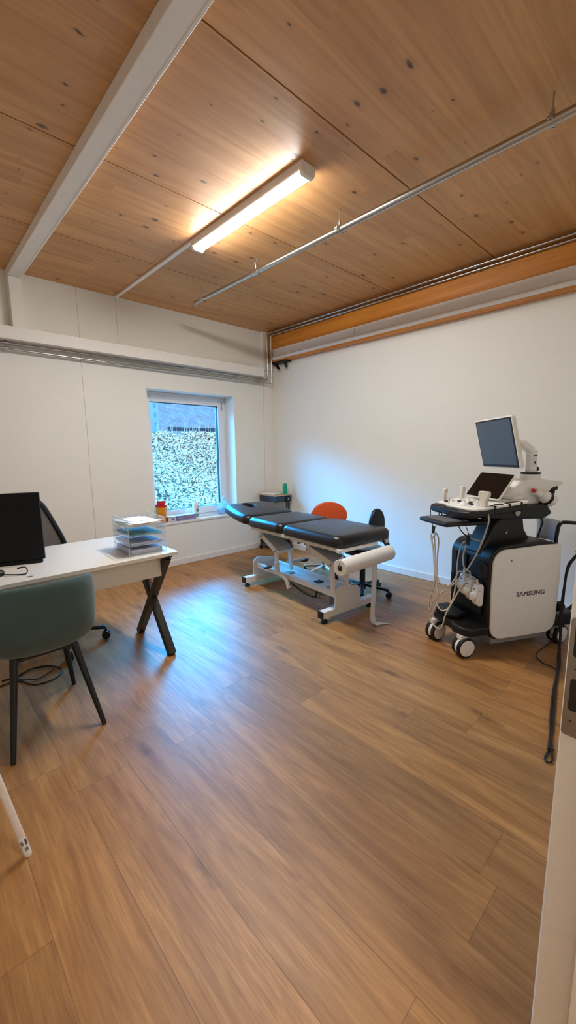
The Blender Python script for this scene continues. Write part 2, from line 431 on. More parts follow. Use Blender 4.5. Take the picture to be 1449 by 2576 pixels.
b = bmn(); box(b, (XL, 0), (YH-.2, YH), (-.1, H+.1)); struct('wall_hallway', b, 'wall', 'white end wall of the hallway', 'wall', smooth=0)
# skirting
b = bmn(); box(b, (XL, -.014), (-.014, 0), (0, .075)); struct('baseboard_back', b, 'base', 'white skirting under the window wall', 'baseboard', bevel=.004)
b = bmn(); box(b, (-.014, 0), (YF, 0), (0, .075)); struct('baseboard_right', b, 'base', 'white skirting along the long right wall', 'baseboard', bevel=.004)
# ledge on the window wall
b = bmn(); box(b, (XL, -.275), (-.15, 0), (2.435, 2.545)); box(b, (-2.075, -1.97), (-.1515, -.149), (2.45, 2.53)); 
struct('trim_1', b, 'paint', 'white boxed ledge running across the window wall above the pipes', 'trim', bevel=.004)
b = bmn(); box(b, (-3.19, -3.09), (-4.4, 0), (2.99, H)); box(b, (-3.10, -3.085), (-4.4, 0), (2.985, 2.992))
struct('trim_2', b, 'paint', 'white steel beam under the timber ceiling', 'beam', bevel=.004)
b = bmn(); box(b, (-3.188, -3.088), (-.10, 0), (2.545, 2.99)); struct('trim_3', b, 'paint', 'short white post under the end of the white beam', 'post', bevel=.003)
b = bmn(); box(b, (-.205, 0), (-.035, 0), (2.545, H)); box(b, (-.172, -.03), (-.004, 0), (.075, 2.435)); struct('trim_4', b, 'paint', 'white corner casing where the window wall meets the right wall', 'trim', bevel=.003)
b = bmn(); box(b, (-.10, 0), (-4.44, -.035), (2.65, H)); struct('trim_5', b, 'timber', 'orange timber beam along the top of the right wall', 'beam', bevel=.004)
b = bmn()
prof = [(-.101, 2.815), (-.108, 2.815), (-.108, 2.735), (-.113, 2.715), (-.125, 2.705), (-.125, 2.688), (-.108, 2.672), (-.101, 2.672)]
prism(b, prof, .095, 4.44, Matrix(((1, 0, 0, 0), (0, 0, -1, 0), (0, 1, 0, 0), (0, 0, 0, 1))))
box(b, (-.1089, -.1078), (-1.560, -1.557), (2.72, 2.80), mi=1)
struct('trim_6', b, ['paint', 'ink'], 'white profiled strip fixed to the timber wall beam', 'trim', smooth=50)

# window
win = thing('window_1', 'white framed window looking onto a snowy bank', 'window', ((WX0+WX1)/2, .25, WZ0), kind='structure')
hw, ht = (WX1-WX0)/2, WZ1-WZ0
def frame_bm(x0, x1, z0, z1, w0, y0, y1, wb=None, wt=None):
    bm = bmn(); wb = wb or w0; wt = wt or w0
    box(bm, (x0, x0+w0), (y0, y1), (z0, z1)); box(bm, (x1-w0, x1), (y0, y1), (z0, z1))
    box(bm, (x0+w0, x1-w0), (y0, y1), (z0, z0+wb)); box(bm, (x0+w0, x1-w0), (y0, y1), (z1-wt, z1)); return bm
obj('frame', frame_bm(-hw, hw, 0, ht, .05, -.03, .05), 'pvc', win, bevel=.004)
sash = obj('sash', frame_bm(-hw+.04, hw-.04, .035, ht-.035, .085, -.05, .03), 'pvc', win, bevel=.006)
obj('gasket', frame_bm(-hw+.122, hw-.122, .117, ht-.117, .008, -.03, .01), 'gasket', sash)
b = bmn(); box(b, (-hw+.12, hw-.12), (-.012, -.006), (.115, ht-.115)); obj('pane', b, 'pane', sash, smooth=0)
b = bmn(); box(b, (-hw+.065, -hw+.085), (-.062, -.05), (.72, .80)); box(b, (-hw+.068, -hw+.082), (-.085, -.062), (.66, .79)); obj('handle', b, 'whitep', sash, bevel=.004)
b = bmn(); cyl(b, (hw-.07, -.055, ht-.14), (hw-.07, -.055, ht-.05), .007); box(b, (hw-.078, hw-.062), (-.06, -.05), (ht-.17, ht-.13)); obj('hinge', b, 'grey', sash)
b = bmn(); box(b, (-hw, hw), (-.262, -.03), (-.03, 0)); obj('sill', b, 'base', win, bevel=.004)

# doorway on the right edge of the view
door = thing('door_1', 'white door frame with a steel strike plate at the right edge', 'door frame', (DX1, YF, 0), kind='structure')
b = bmn(); prism(b, [(0, 0), (.05, .012), (.05, -.132), (-.012, -.132), (-.012, -.062), (0, -.058)], 0, DZ); obj('jamb', b, 'paint', door, smooth=0)
b = bmn(); box(b, (.06, .16), (0, .014), (0, DZ+.06)); obj('casing', b, 'paint', door, bevel=.003)
b = bmn(); box(b, (DX0-DX1-.05, DX0-DX1), (-.132, .012), (0, DZ)); box(b, (DX0-DX1, .0), (-.132, .012), (DZ-.04, DZ)); obj('lintel', b, 'paint', door, smooth=0)
sp = bmn()
prism(sp, rrect(-.060, .0006, .884, 1.118, .006), -.0025, .0, Matrix(((0, 0, 1, 0), (1, 0, 0, 0), (0, 1, 0, 0), (0, 0, 0, 1))))
strike = obj('strike_plate', sp, 'steel', door); strike['label'] = 'steel strike plate with two latch openings'
for z0, z1 in ((.936, 1.000), (1.043, 1.108)):
    b = bmn(); prism(b, rrect(-.044, -.007, z0, z1, .006), -.0032, -.0024, Matrix(((0, 0, 1, 0), (1, 0, 0, 0), (0, 1, 0, 0), (0, 0, 0, 1)))); obj('latch_opening', b, 'blackm', strike)
for z in (.916, 1.021, 1.113):
    b = bmn(); cyl(b, (-.0025, -.0125, z), (-.0042, -.0125, z), .0050, n=16); cyl(b, (-.0042, -.0125, z), (-.0046, -.0125, z), .0018, n=6, mi=1); obj('screw', b, ['steel', 'inkblack'], strike)

# outside
b = bmn(); NX, NY = 200, 150
grid = []
for j in range(NY+1):
    s = j/NY; row = []
    for i in range(NX+1):
        x = -2.6+5.6*i/NX
        y = .75+s*2.6; z = -.15+2.03*(s if s < .97 else .97+.3*(s-.97))
        p = Vector((x, y, z)); 
        d = .055*noise.noise(p*7.0)+.04*noise.noise(p*15.0+Vector((3, 1, 7)))+.05*noise.noise(p*2.2)
        row.append(b.verts.new(p+Vector((0, -.62, .78))*d))
    grid.append(row)
for j in range(NY):
    for i in range(NX): b.faces.new((grid[j][i], grid[j][i+1], grid[j+1][i+1], grid[j+1][i]))
tag(obj('ivy_bank', b, 'bank', smooth=60), 'bank of low evergreen plants covered with patchy snow outside the window', 'bank', kind='stuff')
b = bmn(); box(b, (-14, 22), (.4, 40), (-.6, -.3)); struct('ground', b, 'hill', 'ground outside the house', 'ground', smooth=0)
b = bmn(); g2 = []
for j in range(40):
    row = []
    for i in range(60):
        x = -14+44*i/59; y = 12+16*j/39; z = 1.2+7.0*(j/39)**.9
        row.append(b.verts.new((x, y, z+.12*noise.noise(Vector((x*1.5, y*1.5, 4))))))
    g2.append(row)
for j in range(39):
    for i in range(59): b.faces.new((g2[j][i], g2[j][i+1], g2[j+1][i+1], g2[j+1][i]))
struct('hillside', b, 'hill', 'wooded blue-grey hillside behind the snowy bank', 'hill')
b = bmn(); box(b, (-.05, .27), (4.2, 4.6), (-.3, 4.2)); 
for z in (2.0, 2.2, 2.4, 2.6): box(b, (.17, .21), (4.19, 4.2), (z, z+.09), mi=1)
tag(obj('post', b, ['palegreen', 'hill'], bevel=.01), 'pale green post standing behind the snowy bank at the left of the window', 'post')
fr = thing('guard_rail', 'dark horizontal rail along the top of the snowy bank', 'rail', (1.9, 5.0, -.3))
b = bmn(); box(b, (-1.0, 2.2), (-.03, .03), (2.235, 2.33)); obj('rail', b, 'darkrail', fr)
for x in (-.9, .6, 2.0):
    b = bmn(); box(b, (x-.03, x+.03), (.03, .09), (0, 2.3)); obj('post', b, 'darkrail', fr)
b = bmn()
for i in range(110):
    x = random.uniform(-1.2, 2.4); y = random.choice((3.45, 3.3, 3.2, random.uniform(1.6, 3.3))); s = min(1, (y-.75)/2.6)
    z = -.15+2.03*s; h = random.uniform(.1, .26); dx = random.uniform(-.09, .09)
    tube(b, [(x, y, z-.05), (x+dx*.3, y, z+h*.6), (x+dx, y-.02, z+h)], .003, 4)
tag(obj('grass_stalks', b, 'stalk'), 'thin dry grass stalks sticking out of the snowy bank', 'grass', kind='stuff')

# ================================================================== CEILING FITTINGS
lamp = thing('ceiling_lamp', 'long white strip lamp glowing on the timber ceiling', 'lamp', (-2.166, -2.19, H))
b = bmn(); prism(b, [(-.052, 0), (.052, 0), (.052, -.042), (.048, -.048), (-.048, -.048), (-.052, -.042)], -.6, .6, Matrix(((1, 0, 0, 0), (0, 0, 1, 0), (0, 1, 0, 0), (0, 0, 0, 1)))); obj('housing', b, 'whitep', lamp)
b = bmn(); pr = [(-.046, -.047)]+[(-.046*math.cos(a), -.050-.021*math.sin(a)) for a in [PI*i/12 for i in range(13)]]+[(.046, -.047)]
prism(b, pr, -.585, .585, Matrix(((1, 0, 0, 0), (0, 0, 1, 0), (0, 1, 0, 0), (0, 0, 0, 1)))); d = obj('diffuser', b, 'lamp', lamp); d['label'] = 'glowing diffuser'
pe = [(-.055, 0), (.055, 0), (.055, -.05), (.04, -.073), (-.04, -.073), (-.055, -.05)]
for y0, y1 in ((-.613, -.586), (.586, .613)):
    b = bmn(); prism(b, pe, y0, y1, Matrix(((1, 0, 0, 0), (0, 0, 1, 0), (0, 1, 0, 0), (0, 0, 0, 1)))); obj('end_cap', b, 'whitep', lamp, bevel=.004)
b = bmn(); box(b, (-2.222, -2.19), (-1.575, 0), (3.043, H)); tag(obj('cable_duct', b, 'whitep', bevel=.003), 'thin white cable duct from the strip lamp to the window wall', 'cable duct')

sprk = thing('sprinkler_pipe', 'single steel pipe hung on rods below the timber ceiling', 'pipe', (-1.665, 0, 2.94))
b = bmn(); tube(b, [(0, -.7, 0), (0, -1.70, 0)], .0165, 14); tube(b, [(0, -1.70, 0), (0, -4.44, 0)], .0205, 14); obj('pipe', b, 'galv', sprk)
b = bmn(); cyl(b, (0, -.69, 0), (0, -.735, 0), .021); cyl(b, (0, -.715, 0), (0, -.715, -.03), .009, n=10); obj('end_fitting', b, 'galv', sprk)
def clamp(y, rod=True, r=.02, par=sprk):
    bm = bmn(); cyl(bm, (0, y-.014, 0), (0, y+.014, 0), r+.004)
    box(bm, (-r-.02, -r), (y-.012, y+.012), (-.004, .006)); box(bm, (r, r+.02), (y-.012, y+.012), (-.004, .006))
    cyl(bm, (r+.012, y, -.016), (r+.012, y, .018), .005, n=8); cyl(bm, (-r-.012, y, -.016), (-r-.012, y, .018), .005, n=8)
    cyl(bm, (0, y, r), (0, y, .05), .010, n=8)
    q = obj('pipe_clamp', bm, 'galv', par)
    if rod:
        bm = bmn(); cyl(bm, (0, y, .05), (0, y, .1195), .004, n=8); obj('threaded_rod', bm, 'galv', q)
clamp(-.845, r=.0165); clamp(-2.62); clamp(-3.9)
b = bmn(); cyl(b, (0, -1.66, 0), (0, -1.735, 0), .0245); cyl(b, (0, -1.70, .02), (0, -1.70, .055), .012, n=12); cyl(b, (0, -1.70, .055), (0, -1.70, .068), .018, n=8)
for s in (-1, 1): tube(b, [(s*.012, -1.70, .066), (s*.016, -1.70, .085), (s*.004, -1.70, .102)], .003, 6)
cyl(b, (0, -1.70, .102), (0, -1.70, .105), .014, n=12); obj('sprinkler_head', b, 'galv', sprk)
b = bmn(); box(b, (-1.125, -1.085), (-1.98, -1.955), (H-.002, H)); tag(obj('metal_tag', b, 'steel'), 'tiny silver tag stuck on the timber ceiling', 'tag')

def wall_pipe(name, label, pts, ry, clamps):
    t = thing(name, label, 'pipe', (0, 0, 0), group=None)
    bm = bmn(); P = []
    V = [Vector(p) for p in pts]
    for i, p in enumerate(V):
        if 0 < i < len(V)-1:
            a = (V[i-1]-p).normalized(); c = (V[i+1]-p).normalized(); r = .028
            for k in range(6):
                f = k/5; P.append(p+a*r*(1-f)**2+c*r*f**2)
        else: P.append(p)
    tube(bm, P, ry, 12); obj('pipe', bm, 'galv', t)
    for c, d in clamps:
        bm = bmn(); c = Vector(c); d = Vector(d); cyl(bm, c-d*.012, c+d*.012, ry+.006, n=14)
        u = Vector((0, 1, 0)) if abs(d.x) > .5 else Vector((0, 0, 1))
        if abs(d.z) < .5: cyl(bm, c, c+u*.03, .006, n=8)
        obj('pipe_clamp', bm, 'galv', t)
    return t
wall_pipe('steel_pipe', 'upper thin steel pipe under the white ledge, turning up and along the timber beam', [(XL+.002, -.05, 2.418), (-.155, -.05, 2.412), (-.155, -.075, 2.43), (-.155, -.075, 3.028), (-.155, -4.44, 3.028)], .011,
          [((-3.253, -.05, 2.418), (1, 0, 0)), ((-.682, -.05, 2.415), (1, 0, 0)), ((-.155, -.323, 3.028), (0, 1, 0)), ((-.155, -2.929, 3.028), (0, 1, 0)), ((-.255, -.05, 2.413), (1, 0, 0))])
wall_pipe('steel_pipe', 'lower thin steel pipe under the white ledge, turning up beside the timber beam', [(XL+.002, -.05, 2.368), (-.21, -.05, 2.362), (-.13, -.13, 2.362), (-.13, -.13, 3.0), (-.125, -4.44, 3.0)], .011,
          [((-3.253, -.05, 2.368), (1, 0, 0)), ((-.682, -.05, 2.364), (1, 0, 0)), ((-.127, -.345, 3.0), (0, 1, 0)), ((-.126, -2.95, 3.0), (0, 1, 0)), ((-.30, -.05, 2.362), (1, 0, 0))])
br = thing('mounting_bracket', 'black forked bracket under the white strip in the room corner', 'bracket', (-.05, -.23, 2.65))
b = bmn(); box(b, (-.05, .05), (-.16, .12), (-.022, -.001)); prism(b, [(.14, -.02), (.05, -.02), (.03, -.10), (.0, -.10)], -.03, -.012, Matrix(((0, 0, 1, 0), (1, 0, 0, 0), (0, 1, 0, 0), (0, 0, 0, 1))))
prism(b, [(-.09, -.02), (-.16, -.02), (-.16, -.10), (-.13, -.10)], -.03, -.012, Matrix(((0, 0, 1, 0), (1, 0, 0, 0), (0, 1, 0, 0), (0, 0, 0, 1)))); obj('fork', b, 'blackp', br, bevel=.003)
b = bmn(); cyl(b, (-.02, -.06, -.022), (-.02, -.06, -.045), .008, n=8); obj('bolt', b, 'chrome', br)

# ================================================================== TREATMENT COUCH
CA = math.atan2(-.097, .995)
couch = thing('treatment_couch', 'black padded treatment couch on a white lifting frame', 'treatment couch', (-1.293, -1.893, 0), CA)
def pad(name, x0, x1, y0, y1, z0, z1, X=None, hole=None, o=None):
    bm = bmn(); cushion(bm, o or rrect(x0, x1, y0, y1, .075, 8), z0, z1, .05, .022, .008, hole, X); return obj(name, bm, 'blackl', couch, smooth=50)
pad('foot_cushion', -.33, .33, -.80, -.055, .668, .762)
pad('middle_cushion', -.33, .33, -.045, .515, .668, .762)
head_o = rrect(-.33, .33, 0, .60, .09, 10)
head_o = dense(head_o)
head_o = [(x*(1-.22*max(0, (y-.15)/.45)**1.5), y) for x, y in head_o]
pad('head_cushion', 0, 0, 0, 0, -.047, .047, T(0, .525, .716, R(6.5)), ellipse(-.03, .41, .062, .095), head_o)
b = bmn()
for x in (-.27, .27):
    box(b, (x-.02, x+.02), (-.79, .50), (.632, .667)); bar(b, (x*.85, .50, .645), (x*.85, 1.02, .706), .03, .02)
for y in (-.785, .0, .49): box(b, (-.32 if y < -.7 else -.27, .14 if y < -.7 else .27), (y-.016, y+.016), (.636, .664))
obj('upper_frame', b, 'whitem', couch, bevel=.003)
for y in (-.6, .6):
    b = bmn(); box(b, (-.325, .315), (y-.03, y+.03), (.045, .105)); f = obj('foot_beam', b, 'whitem', couch, bevel=.004)
    for x in (-.327, .317):
        b = bmn(); box(b, (x-.006, x+.006), (y-.031, y+.031), (.044, .106)); obj('end_cap', b, 'blackp', f, bevel=.002)
    for x in (-.285, .275):
        b = bmn(); lathe(b, [(.012, .045), (.012, .02), (.026, .02), (.028, .0)], 18, T(x, y, 0)); obj('foot_pad', b, 'rubber', f)
    b = bmn(); o = [(-.19, .105), (.115, .105), (.115, .20)]+[(.115-.06*(1-math.cos(R(a))), .20+.06*math.sin(R(a))) for a in (20, 45, 70, 90)]+[(-.12-.07*math.sin(R(a)), .22+.07*math.cos(R(a))) for a in (0, 20, 45, 70, 90)]
    prism(b, o, y-.006-(.026 if y < 0 else -.026), y+.006-(.026 if y < 0 else -.026), Matrix(((1, 0, 0, 0), (0, 0, 1, 0), (0, 1, 0, 0), (0, 0, 0, 1)))); obj('end_plate', b, 'whitem', couch, bevel=.002)
b = bmn()
for x in (-.15, .07): box(b, (x-.015, x+.015), (-.60, .60), (.185, .235))
box(b, (-.135, .055), (-.56, .5), (.19, .195)); obj('base_rails', b, 'whitem', couch, bevel=.003)
for n, (x0, x1, y0, z0) in enumerate(((-.07, .0, .15, .2), (-.04, .03, -.25, .2), (-.06, -.0, -.45, .2))):
    b = bmn(); box(b, (x0, x1), (y0, y0+.06), (.196, .204)); obj('fitting', b, ['grey', 'blackp', 'steel'][n], couch)
for (yk, zk, yt) in ((.20, .44, .45), (-.585, .475, -.30)):
    for x in (-.19, -.02):
        b = bmn(); bar(b, (x, yk-.02, .225), (x, yk, zk), .02, .045); obj('lift_post', b, 'whitem', couch, bevel=.003)
    b = bmn(); box(b, (-.2, -.01), (yk-.05, yk+.02), (zk-.012, zk+.02)); bar(b, (-.105, yk, zk+.005), (-.105, yt, .565), .19, .055)
    obj('lift_arm', b, 'whitem', couch, bevel=.004)
    for x in (-.005, -.205):
        b = bmn(); box(b, (x-.012, x+.012), (yt-.022, yt+.022), (.535, .634)); hg = obj('hinge_bracket', b, 'whitem', couch, bevel=.004)
    b = bmn(); cyl(b, (-.222, yt, .557), (.01, yt, .557), .011, n=14); obj('pivot_bolt', b, 'steel', hg)
    b = bmn(); cyl(b, (-.208, yk, zk), (-.0, yk, zk), .009, n=14); obj('pivot_bolt', b, 'steel', hg)
b = bmn(); barpath(b, catmull([(-.2, .20, .33), (-.2, .19, .27), (-.2, .14, .235), (-.2, .06, .205), (-.2, .02, .18), (-.2, .0, .125)], 4), .018, .03); cyl(b, (-.21, 0, .125), (-.17, 0, .125), .013, n=12); obj('pedal_link', b, 'whitem', couch, bevel=.002)
for x, y, z, s in ((-.245, .275, .272, -1), (.245, .28, .255, 1)):
    b = bmn(); lathe(b, [(.0, -.016), (.7, -.013), (1., 0), (.9, .01), (.0, .02)], 20, T(x, y, z) @ Matrix.Rotation(R(-18), 4, 'X') @ Matrix.Diagonal((.036, .062, 1, 1))); pdl = obj('foot_pedal', b, 'blackp', couch, smooth=60)
    b = bmn(); bar(b, (x, y+.03, z), (s*.12 if s > 0 else -.17, .42, .23), .02, .03); obj('pedal_bar', b, 'whitem', pdl, bevel=.002)
b = bmn(); cyl(b, (-.05, .16, .115), (-.05, -.30, .093), .034); cyl(b, (-.05, -.30, .093), (-.05, -.41, .088), .02); box(b, (-.085, -.015), (-.45, -.38), (.06, .185)); box(b, (-.07, -.03), (.1, .2), (.09, .19)); act = obj('lift_motor', b, 'grey', couch, bevel=.002)
b = bmn(); lathe(b, [(.036, -.012), (.036, .012)], 18, T(-.05, -.27, .095, R(90))); tube(b, [(-.09, .1, .12), (-.095, -.1, .08), (-.09, -.25, .075), (-.06, -.3, .12)], .006, 8, 5); obj('motor_cable', b, 'blackp', act)
for x, y0, z0, y1, z1 in ((.20, .27, .465, .10, .52), (.25, .21, .462, .06, .52)):
    b = bmn(); cyl(b, (x, y1, z1), (x, y0, z0), .006, n=10); bar(b, (x, y1, z1), (x, y1-.05, .636), .012, .012); lv = obj('release_lever', b, 'steel', couch)
    b = bmn(); d = Vector((0, y0-y1, z0-z1)).normalized(); p = Vector((x, y0, z0)); tube(b, [p-d*.01, p+d*.02, p+d*.07, p+d*.08], [.008, .013, .013, .008], 10); obj('grip', b, 'blackp', lv)
b = bmn()
tube(b, [(-.31, -.79, .645), (-.33, -.86, .643), (-.385, -.893, .632), (-.41, -.898, .60), (-.41, -.897, .565)], .004, 8, 4)
tube(b, [(-.41, -.897, .565), (.225, -.85, .57)], .006, 8); rh = obj('roll_holder', b, 'steel', couch)
b = bmn(); bar(b, (.225, -.775, .66), (.245, -.85, .575), .022, .012); bar(b, (.245, -.85, .58), (.225, -.85, .565), .014, .014); obj('holder_bar', b, 'blackp', rh, bevel=.002)

rl = thing('paper_roll', 'thick roll of couch paper hanging at the foot end of the couch', 'paper roll', (-1.293, -1.893, 0), CA)
p0, p1 = Vector((-.41, -.90, .562)), Vector((.225, -.85, .566)); d = (p1-p0).normalized(); u, v = frame_of(d)
b = bmn(); rr_ = []
for p, r in ((p0, .022), (p0, .058), (p0+d*.003, .062), (p1-d*.003, .062), (p1, .058), (p1, .022)): rr_.append([p+(u*math.cos(2*PI*i/36)+v*math.sin(2*PI*i/36))*r for i in range(36)])
f, l = rings(b, rr_, cap=False)
for i in range(36): b.faces.new((f[i], f[(i+1) % 36], l[(i+1) % 36], l[i]))
obj('roll', b, 'tissue', rl)
b = bmn(); rr_ = []
for p in (p0-d*.002, p0+d*.02, p1-d*.02, p1+d*.002):
    rr_.append([p+(u*math.cos(2*PI*i/24)+v*math.sin(2*PI*i/24))*.0215 for i in range(24)])
rings(b, rr_, cap=True); obj('core', b, 'blackm', rl)
b = bmn(); P = [(.045, -.842, .515), (.045, -.846, .40), (.045, -.842, .28), (.035, -.852, .20), (.015, -.862, .12), (.0, -.877, .05), (.012, -.892, .012), (.06, -.92, .004), (.12, -.965, .003)]
C_ = catmull(P, 4); vs = []
for i, p in enumerate(C_):
    t = i/(len(C_)-1); w = .044*(1-.2*t) if t < .82 else .027*(1-(t-.82)/.18)+.002
    s = Vector((.96, .2, 0)) if t < .7 else Vector((.75, .65, 0)).normalized()
    vs.append([b.verts.new(p-s*w), b.verts.new(p+s*w)])
for a, c in zip(vs[:-1], vs[1:]): b.faces.new((a[0], a[1], c[1], c[0]))
obj('loose_strip', b, 'tissue', rl, smooth=60, solid=.0015)

# ================================================================== STOOLS BEHIND THE COUCH
def star_base(par, z, r, n, m, a0, cm, hub_r=.035, caster=.028):
    for i in range(n):
        a = a0+2*PI*i/n; c, s = math.cos(a), math.sin(a)
        bm = bmn(); bar(bm, (c*.02, s*.02, z+.015), (c*r, s*r, z-.01), .034, .026, side=(-s, c, 0)); lg = obj('leg', bm, m, par, bevel=.007)
        bm = bmn(); q = Vector((c*r, s*r, 0)); t = Vector((-s, c, 0))
        cyl(bm, q+Vector((0, 0, z-.02)), q+Vector((0, 0, .04)), .009, n=10)
        for k in (-1, 1): cyl(bm, q+t*k*.005+Vector((0, 0, caster)), q+t*k*.024+Vector((0, 0, caster)), caster, n=18)
        obj('caster', bm, cm, lg, bevel=.003)
    bm = bmn(); lathe(bm, [(hub_r, z-.03), (hub_r, z+.03), (hub_r*.7, z+.05)], 20); obj('hub', bm, m, par)
bs = thing('rolling_stool', 'black rolling stool with an oval backrest behind the foot end of the couch', 'stool', (-.85, -2.27, 0), R(0))
star_base(bs, .085, .27, 5, 'blackp', R(-72), 'rubber')
b = bmn(); lathe(b, [(.028, .11), (.028, .30), (.02, .30), (.02, .42)], 18); obj('gas_column', b, 'blackp', bs)
b = bmn(); cushion(b, ellipse(0, 0, .19, .20), .425, .49, .028, .02, .008); obj('seat', b, 'blackl', bs, smooth=50)
b = bmn(); tube(b, [(0, -.05, .415), (.06, -.2, .42), (.07, -.25, .48), (.06, -.21, .68)], .012, 10, 4); obj('back_bar', b, 'blackp', bs)
b = bmn(); cushion(b, ellipse(0, 0, .093, .15), -.02, .022, .016, .012, .004, X=T(.0, -.155, .725, R(90), 0, R(-12))); obj('backrest', b, 'blackl', bs, smooth=50)

os_ = thing('rolling_stool', 'orange rolling stool with a round backrest between the couch and the wall', 'stool', (-.63, -1.56, 0), 0)
star_base(os_, .085, .24, 5, 'chrome', R(-105), 'blackp', .024, .025)
b = bmn(); lathe(b, [(.022, .11), (.022, .28), (.014, .28), (.014, .44)], 18); obj('gas_column', b, 'chrome', os_)
b = bmn(); cushion(b, ellipse(0, 0, .19, .19), .45, .51, .028, .02, .008); obj('seat', b, 'orange', os_, smooth=50)
b = bmn(); tube(b, [(0, 0, .44), (-.1, -.1, .44), (-.14, -.14, .5), (-.12, -.12, .66)], .012, 10, 4); obj('back_bar', b, 'chrome', os_)
b = bmn(); cushion(b, ellipse(0, 0, .205, .15, 48), -.02, .025, .018, .014, .006, X=T(-.05, -.12, .71, R(84), 0, R(-38))); obj('backrest', b, 'orange', os_, smooth=50)
b = bmn(); tube(b, [(-.03, .1, .44), (-.12, .17, .43), (-.2, .2, .41)], .006, 8, 4); obj('height_lever', b, 'blackp', os_)

# ================================================================== CORNER TROLLEY
tr = thing('instrument_trolley', 'small dark trolley with a light wooden top in the room corner', 'trolley', (-.187, -.222, 0), 0)
b = bmn(); box(b, (-.15, .15), (-.195, .165), (.705, .79)); obj('drawer_box', b, 'bluegrey', tr, bevel=.008)
b = bmn(); box(b, (-.153, .153), (-.198, .168), (.79, .802)); obj('top', b, 'beech', tr, bevel=.004)
b = bmn(); 
for x in (.045, .085): box(b, (x-.012, x+.012), (-.212, -.198), (.12, .79))
box(b, (.03, .1), (-.206, -.197), (.70, .785)); post = obj('post', b, 'blackp', tr, bevel=.003)
b = bmn(); cyl(b, (.066, -.206, .745), (.066, -.215, .745), .009, n=14); obj('post_knob', b, 'chrome', post)
b = bmn(); box(b, (.05, .08), (-.206, -.197), (.215, .255)); cyl(b, (.066, -.206, .235), (.066, -.215, .235), .009, n=14); obj('post_knob', b, 'chrome', post)
b = bmn(); box(b, (-.15, .15), (-.20, .17), (.085, .105)); box(b, (-.15, .15), (.155, .17), (.105, .14)); box(b, (-.15, -.135), (-.2, .17), (.105, .13)); obj('lower_shelf', b, 'blackp', tr, bevel=.004)
for x, y in ((-.15, -.17), (.15, -.17), (-.15, .15), (.15, .15)):
    b = bmn(); cyl(b, (x, y, .085), (x, y, .045), .008, n=10); cyl(b, (x-.012, y, .028), (x+.012, y, .028), .028, n=18); obj('caster', b, 'rubber', tr, bevel=.003)
ap = thing('device_case', 'black box shaped device with a coiled cable on the trolley lower shelf', 'device', (-.13, -.26, .105))
b = bmn(); box(b, (-.08, .10), (-.10, .14), (0, .17)); obj('body', b, 'bluegrey', ap, bevel=.012)
b = bmn(); tube(b, [(.02+.055*math.cos(a), -.115-.004*a/6, .075+.045*math.sin(a)) for a in [i*PI/8 for i in range(34)]], .007, 8); obj('cable_coil', b, 'rubber', ap)
tb = thing('tablet', 'flat white tablet lying on the trolley top', 'tablet', (-.225, -.185, .802), R(12))
b = bmn(); box(b, (-.085, .085), (-.115, .115), (0, .016)); obj('body', b, 'whitep', tb, bevel=.005)
b = bmn(); box(b, (-.07, .07), (-.095, .095), (.016, .0168)); obj('screen', b, 'paper', tb)
bt = thing('pump_bottle', 'green pump bottle standing on the trolley top', 'bottle', (-.118, -.365, .802))
b = bmn(); lathe(b, [(.030, 0), (.033, .006), (.033, .135), (.026, .152), (.013, .158)], 24); obj('body', b, 'teal', bt, smooth=50)
b = bmn(); lathe(b, [(.013, .158), (.013, .172), (.005, .174), (.005, .19)], 16); bar(b, (.006, 0, .192), (-.034, 0, .197), .012, .008, side=(0, 1, 0)); obj('pump', b, 'whitep', bt)

# ================================================================== WINDOW SILL ITEMS
Z = WZ0
sc = thing('sharps_container', 'yellow sharps container with a red lid on the window sill', 'sharps container', (-1.79, .075, Z))
b = bmn(); lathe(b, [(.050, 0), (.053, .004), (.064, .19), (.064, .20)], 28); obj('body', b, 'amber', sc, smooth=50)
b = bmn(); lathe(b, [(.066, .195), (.068, .2), (.068, .222), (.062, .226), (.05, .228), (.048, .268), (.044, .274), (.015, .276)], 28)
for i in range(14): 
    a = 2*PI*i/14; box(b, (.046, .052), (-.004, .004), (.23, .268), T(0, 0, 0, 0, 0, a))
obj('lid', b, 'red', sc)
def carton(label, x0, x1, y0, y1, h, rz=0):
    t = thing('carton', label, 'box', ((x0+x1)/2, (y0+y1)/2, Z), rz, 'cartons on the window sill')
    hx, hy = (x1-x0)/2, (y1-y0)/2
    bm = bmn(); box(bm, (-hx, hx), (-hy, hy), (0, h)); obj('body', bm, 'purple', t, bevel=.002)
    bm = bmn(); box(bm, (-hx+.002, hx-.002), (-hy+.002, hy-.002), (h, h+.001)); obj('top_flap', bm, 'paper', t)
    return t, hx, hy
t, hx, hy = carton('short pale carton next to the yellow sharps container', -1.735, -1.615, .03, .12, .064)
b = bmn(); box(b, (-hx+.004, hx-.004), (-hy-.001, -hy), (.004, .06)); fc = obj('front_label', b, 'paper2', t)
b = bmn(); prism(b, [(.0, .018), (.012, .034), (.014, .042), (.005, .046), (0, .041), (-.006, .046), (-.013, .04)], hy+.001, hy+.0018, Matrix(((1, 0, 0, .01), (0, 0, -1, 0), (0, 1, 0, 0), (0, 0, 0, 1)))); obj('emblem', b, 'darkink', fc)
t, hx, hy = carton('long lilac carton beside the white bottle', -1.605, -1.345, .02, .11, .066, R(3))
b = bmn(); box(b, (-hx+.02, -hx+.055), (-hy-.001, -hy), (.018, .054)); box(b, (-hx+.07, hx-.02), (-hy-.001, -hy), (.03, .034)); box(b, (-hx+.07, hx-.06), (-hy-.001, -hy), (.02, .023)); obj('front_print', b, 'darkink', t)
b = bmn(); box(b, (-hx+.03, -hx+.045), (-hy-.0016, -hy-.0008), (.028, .044)); obj('front_emblem', b, 'paper2', t)
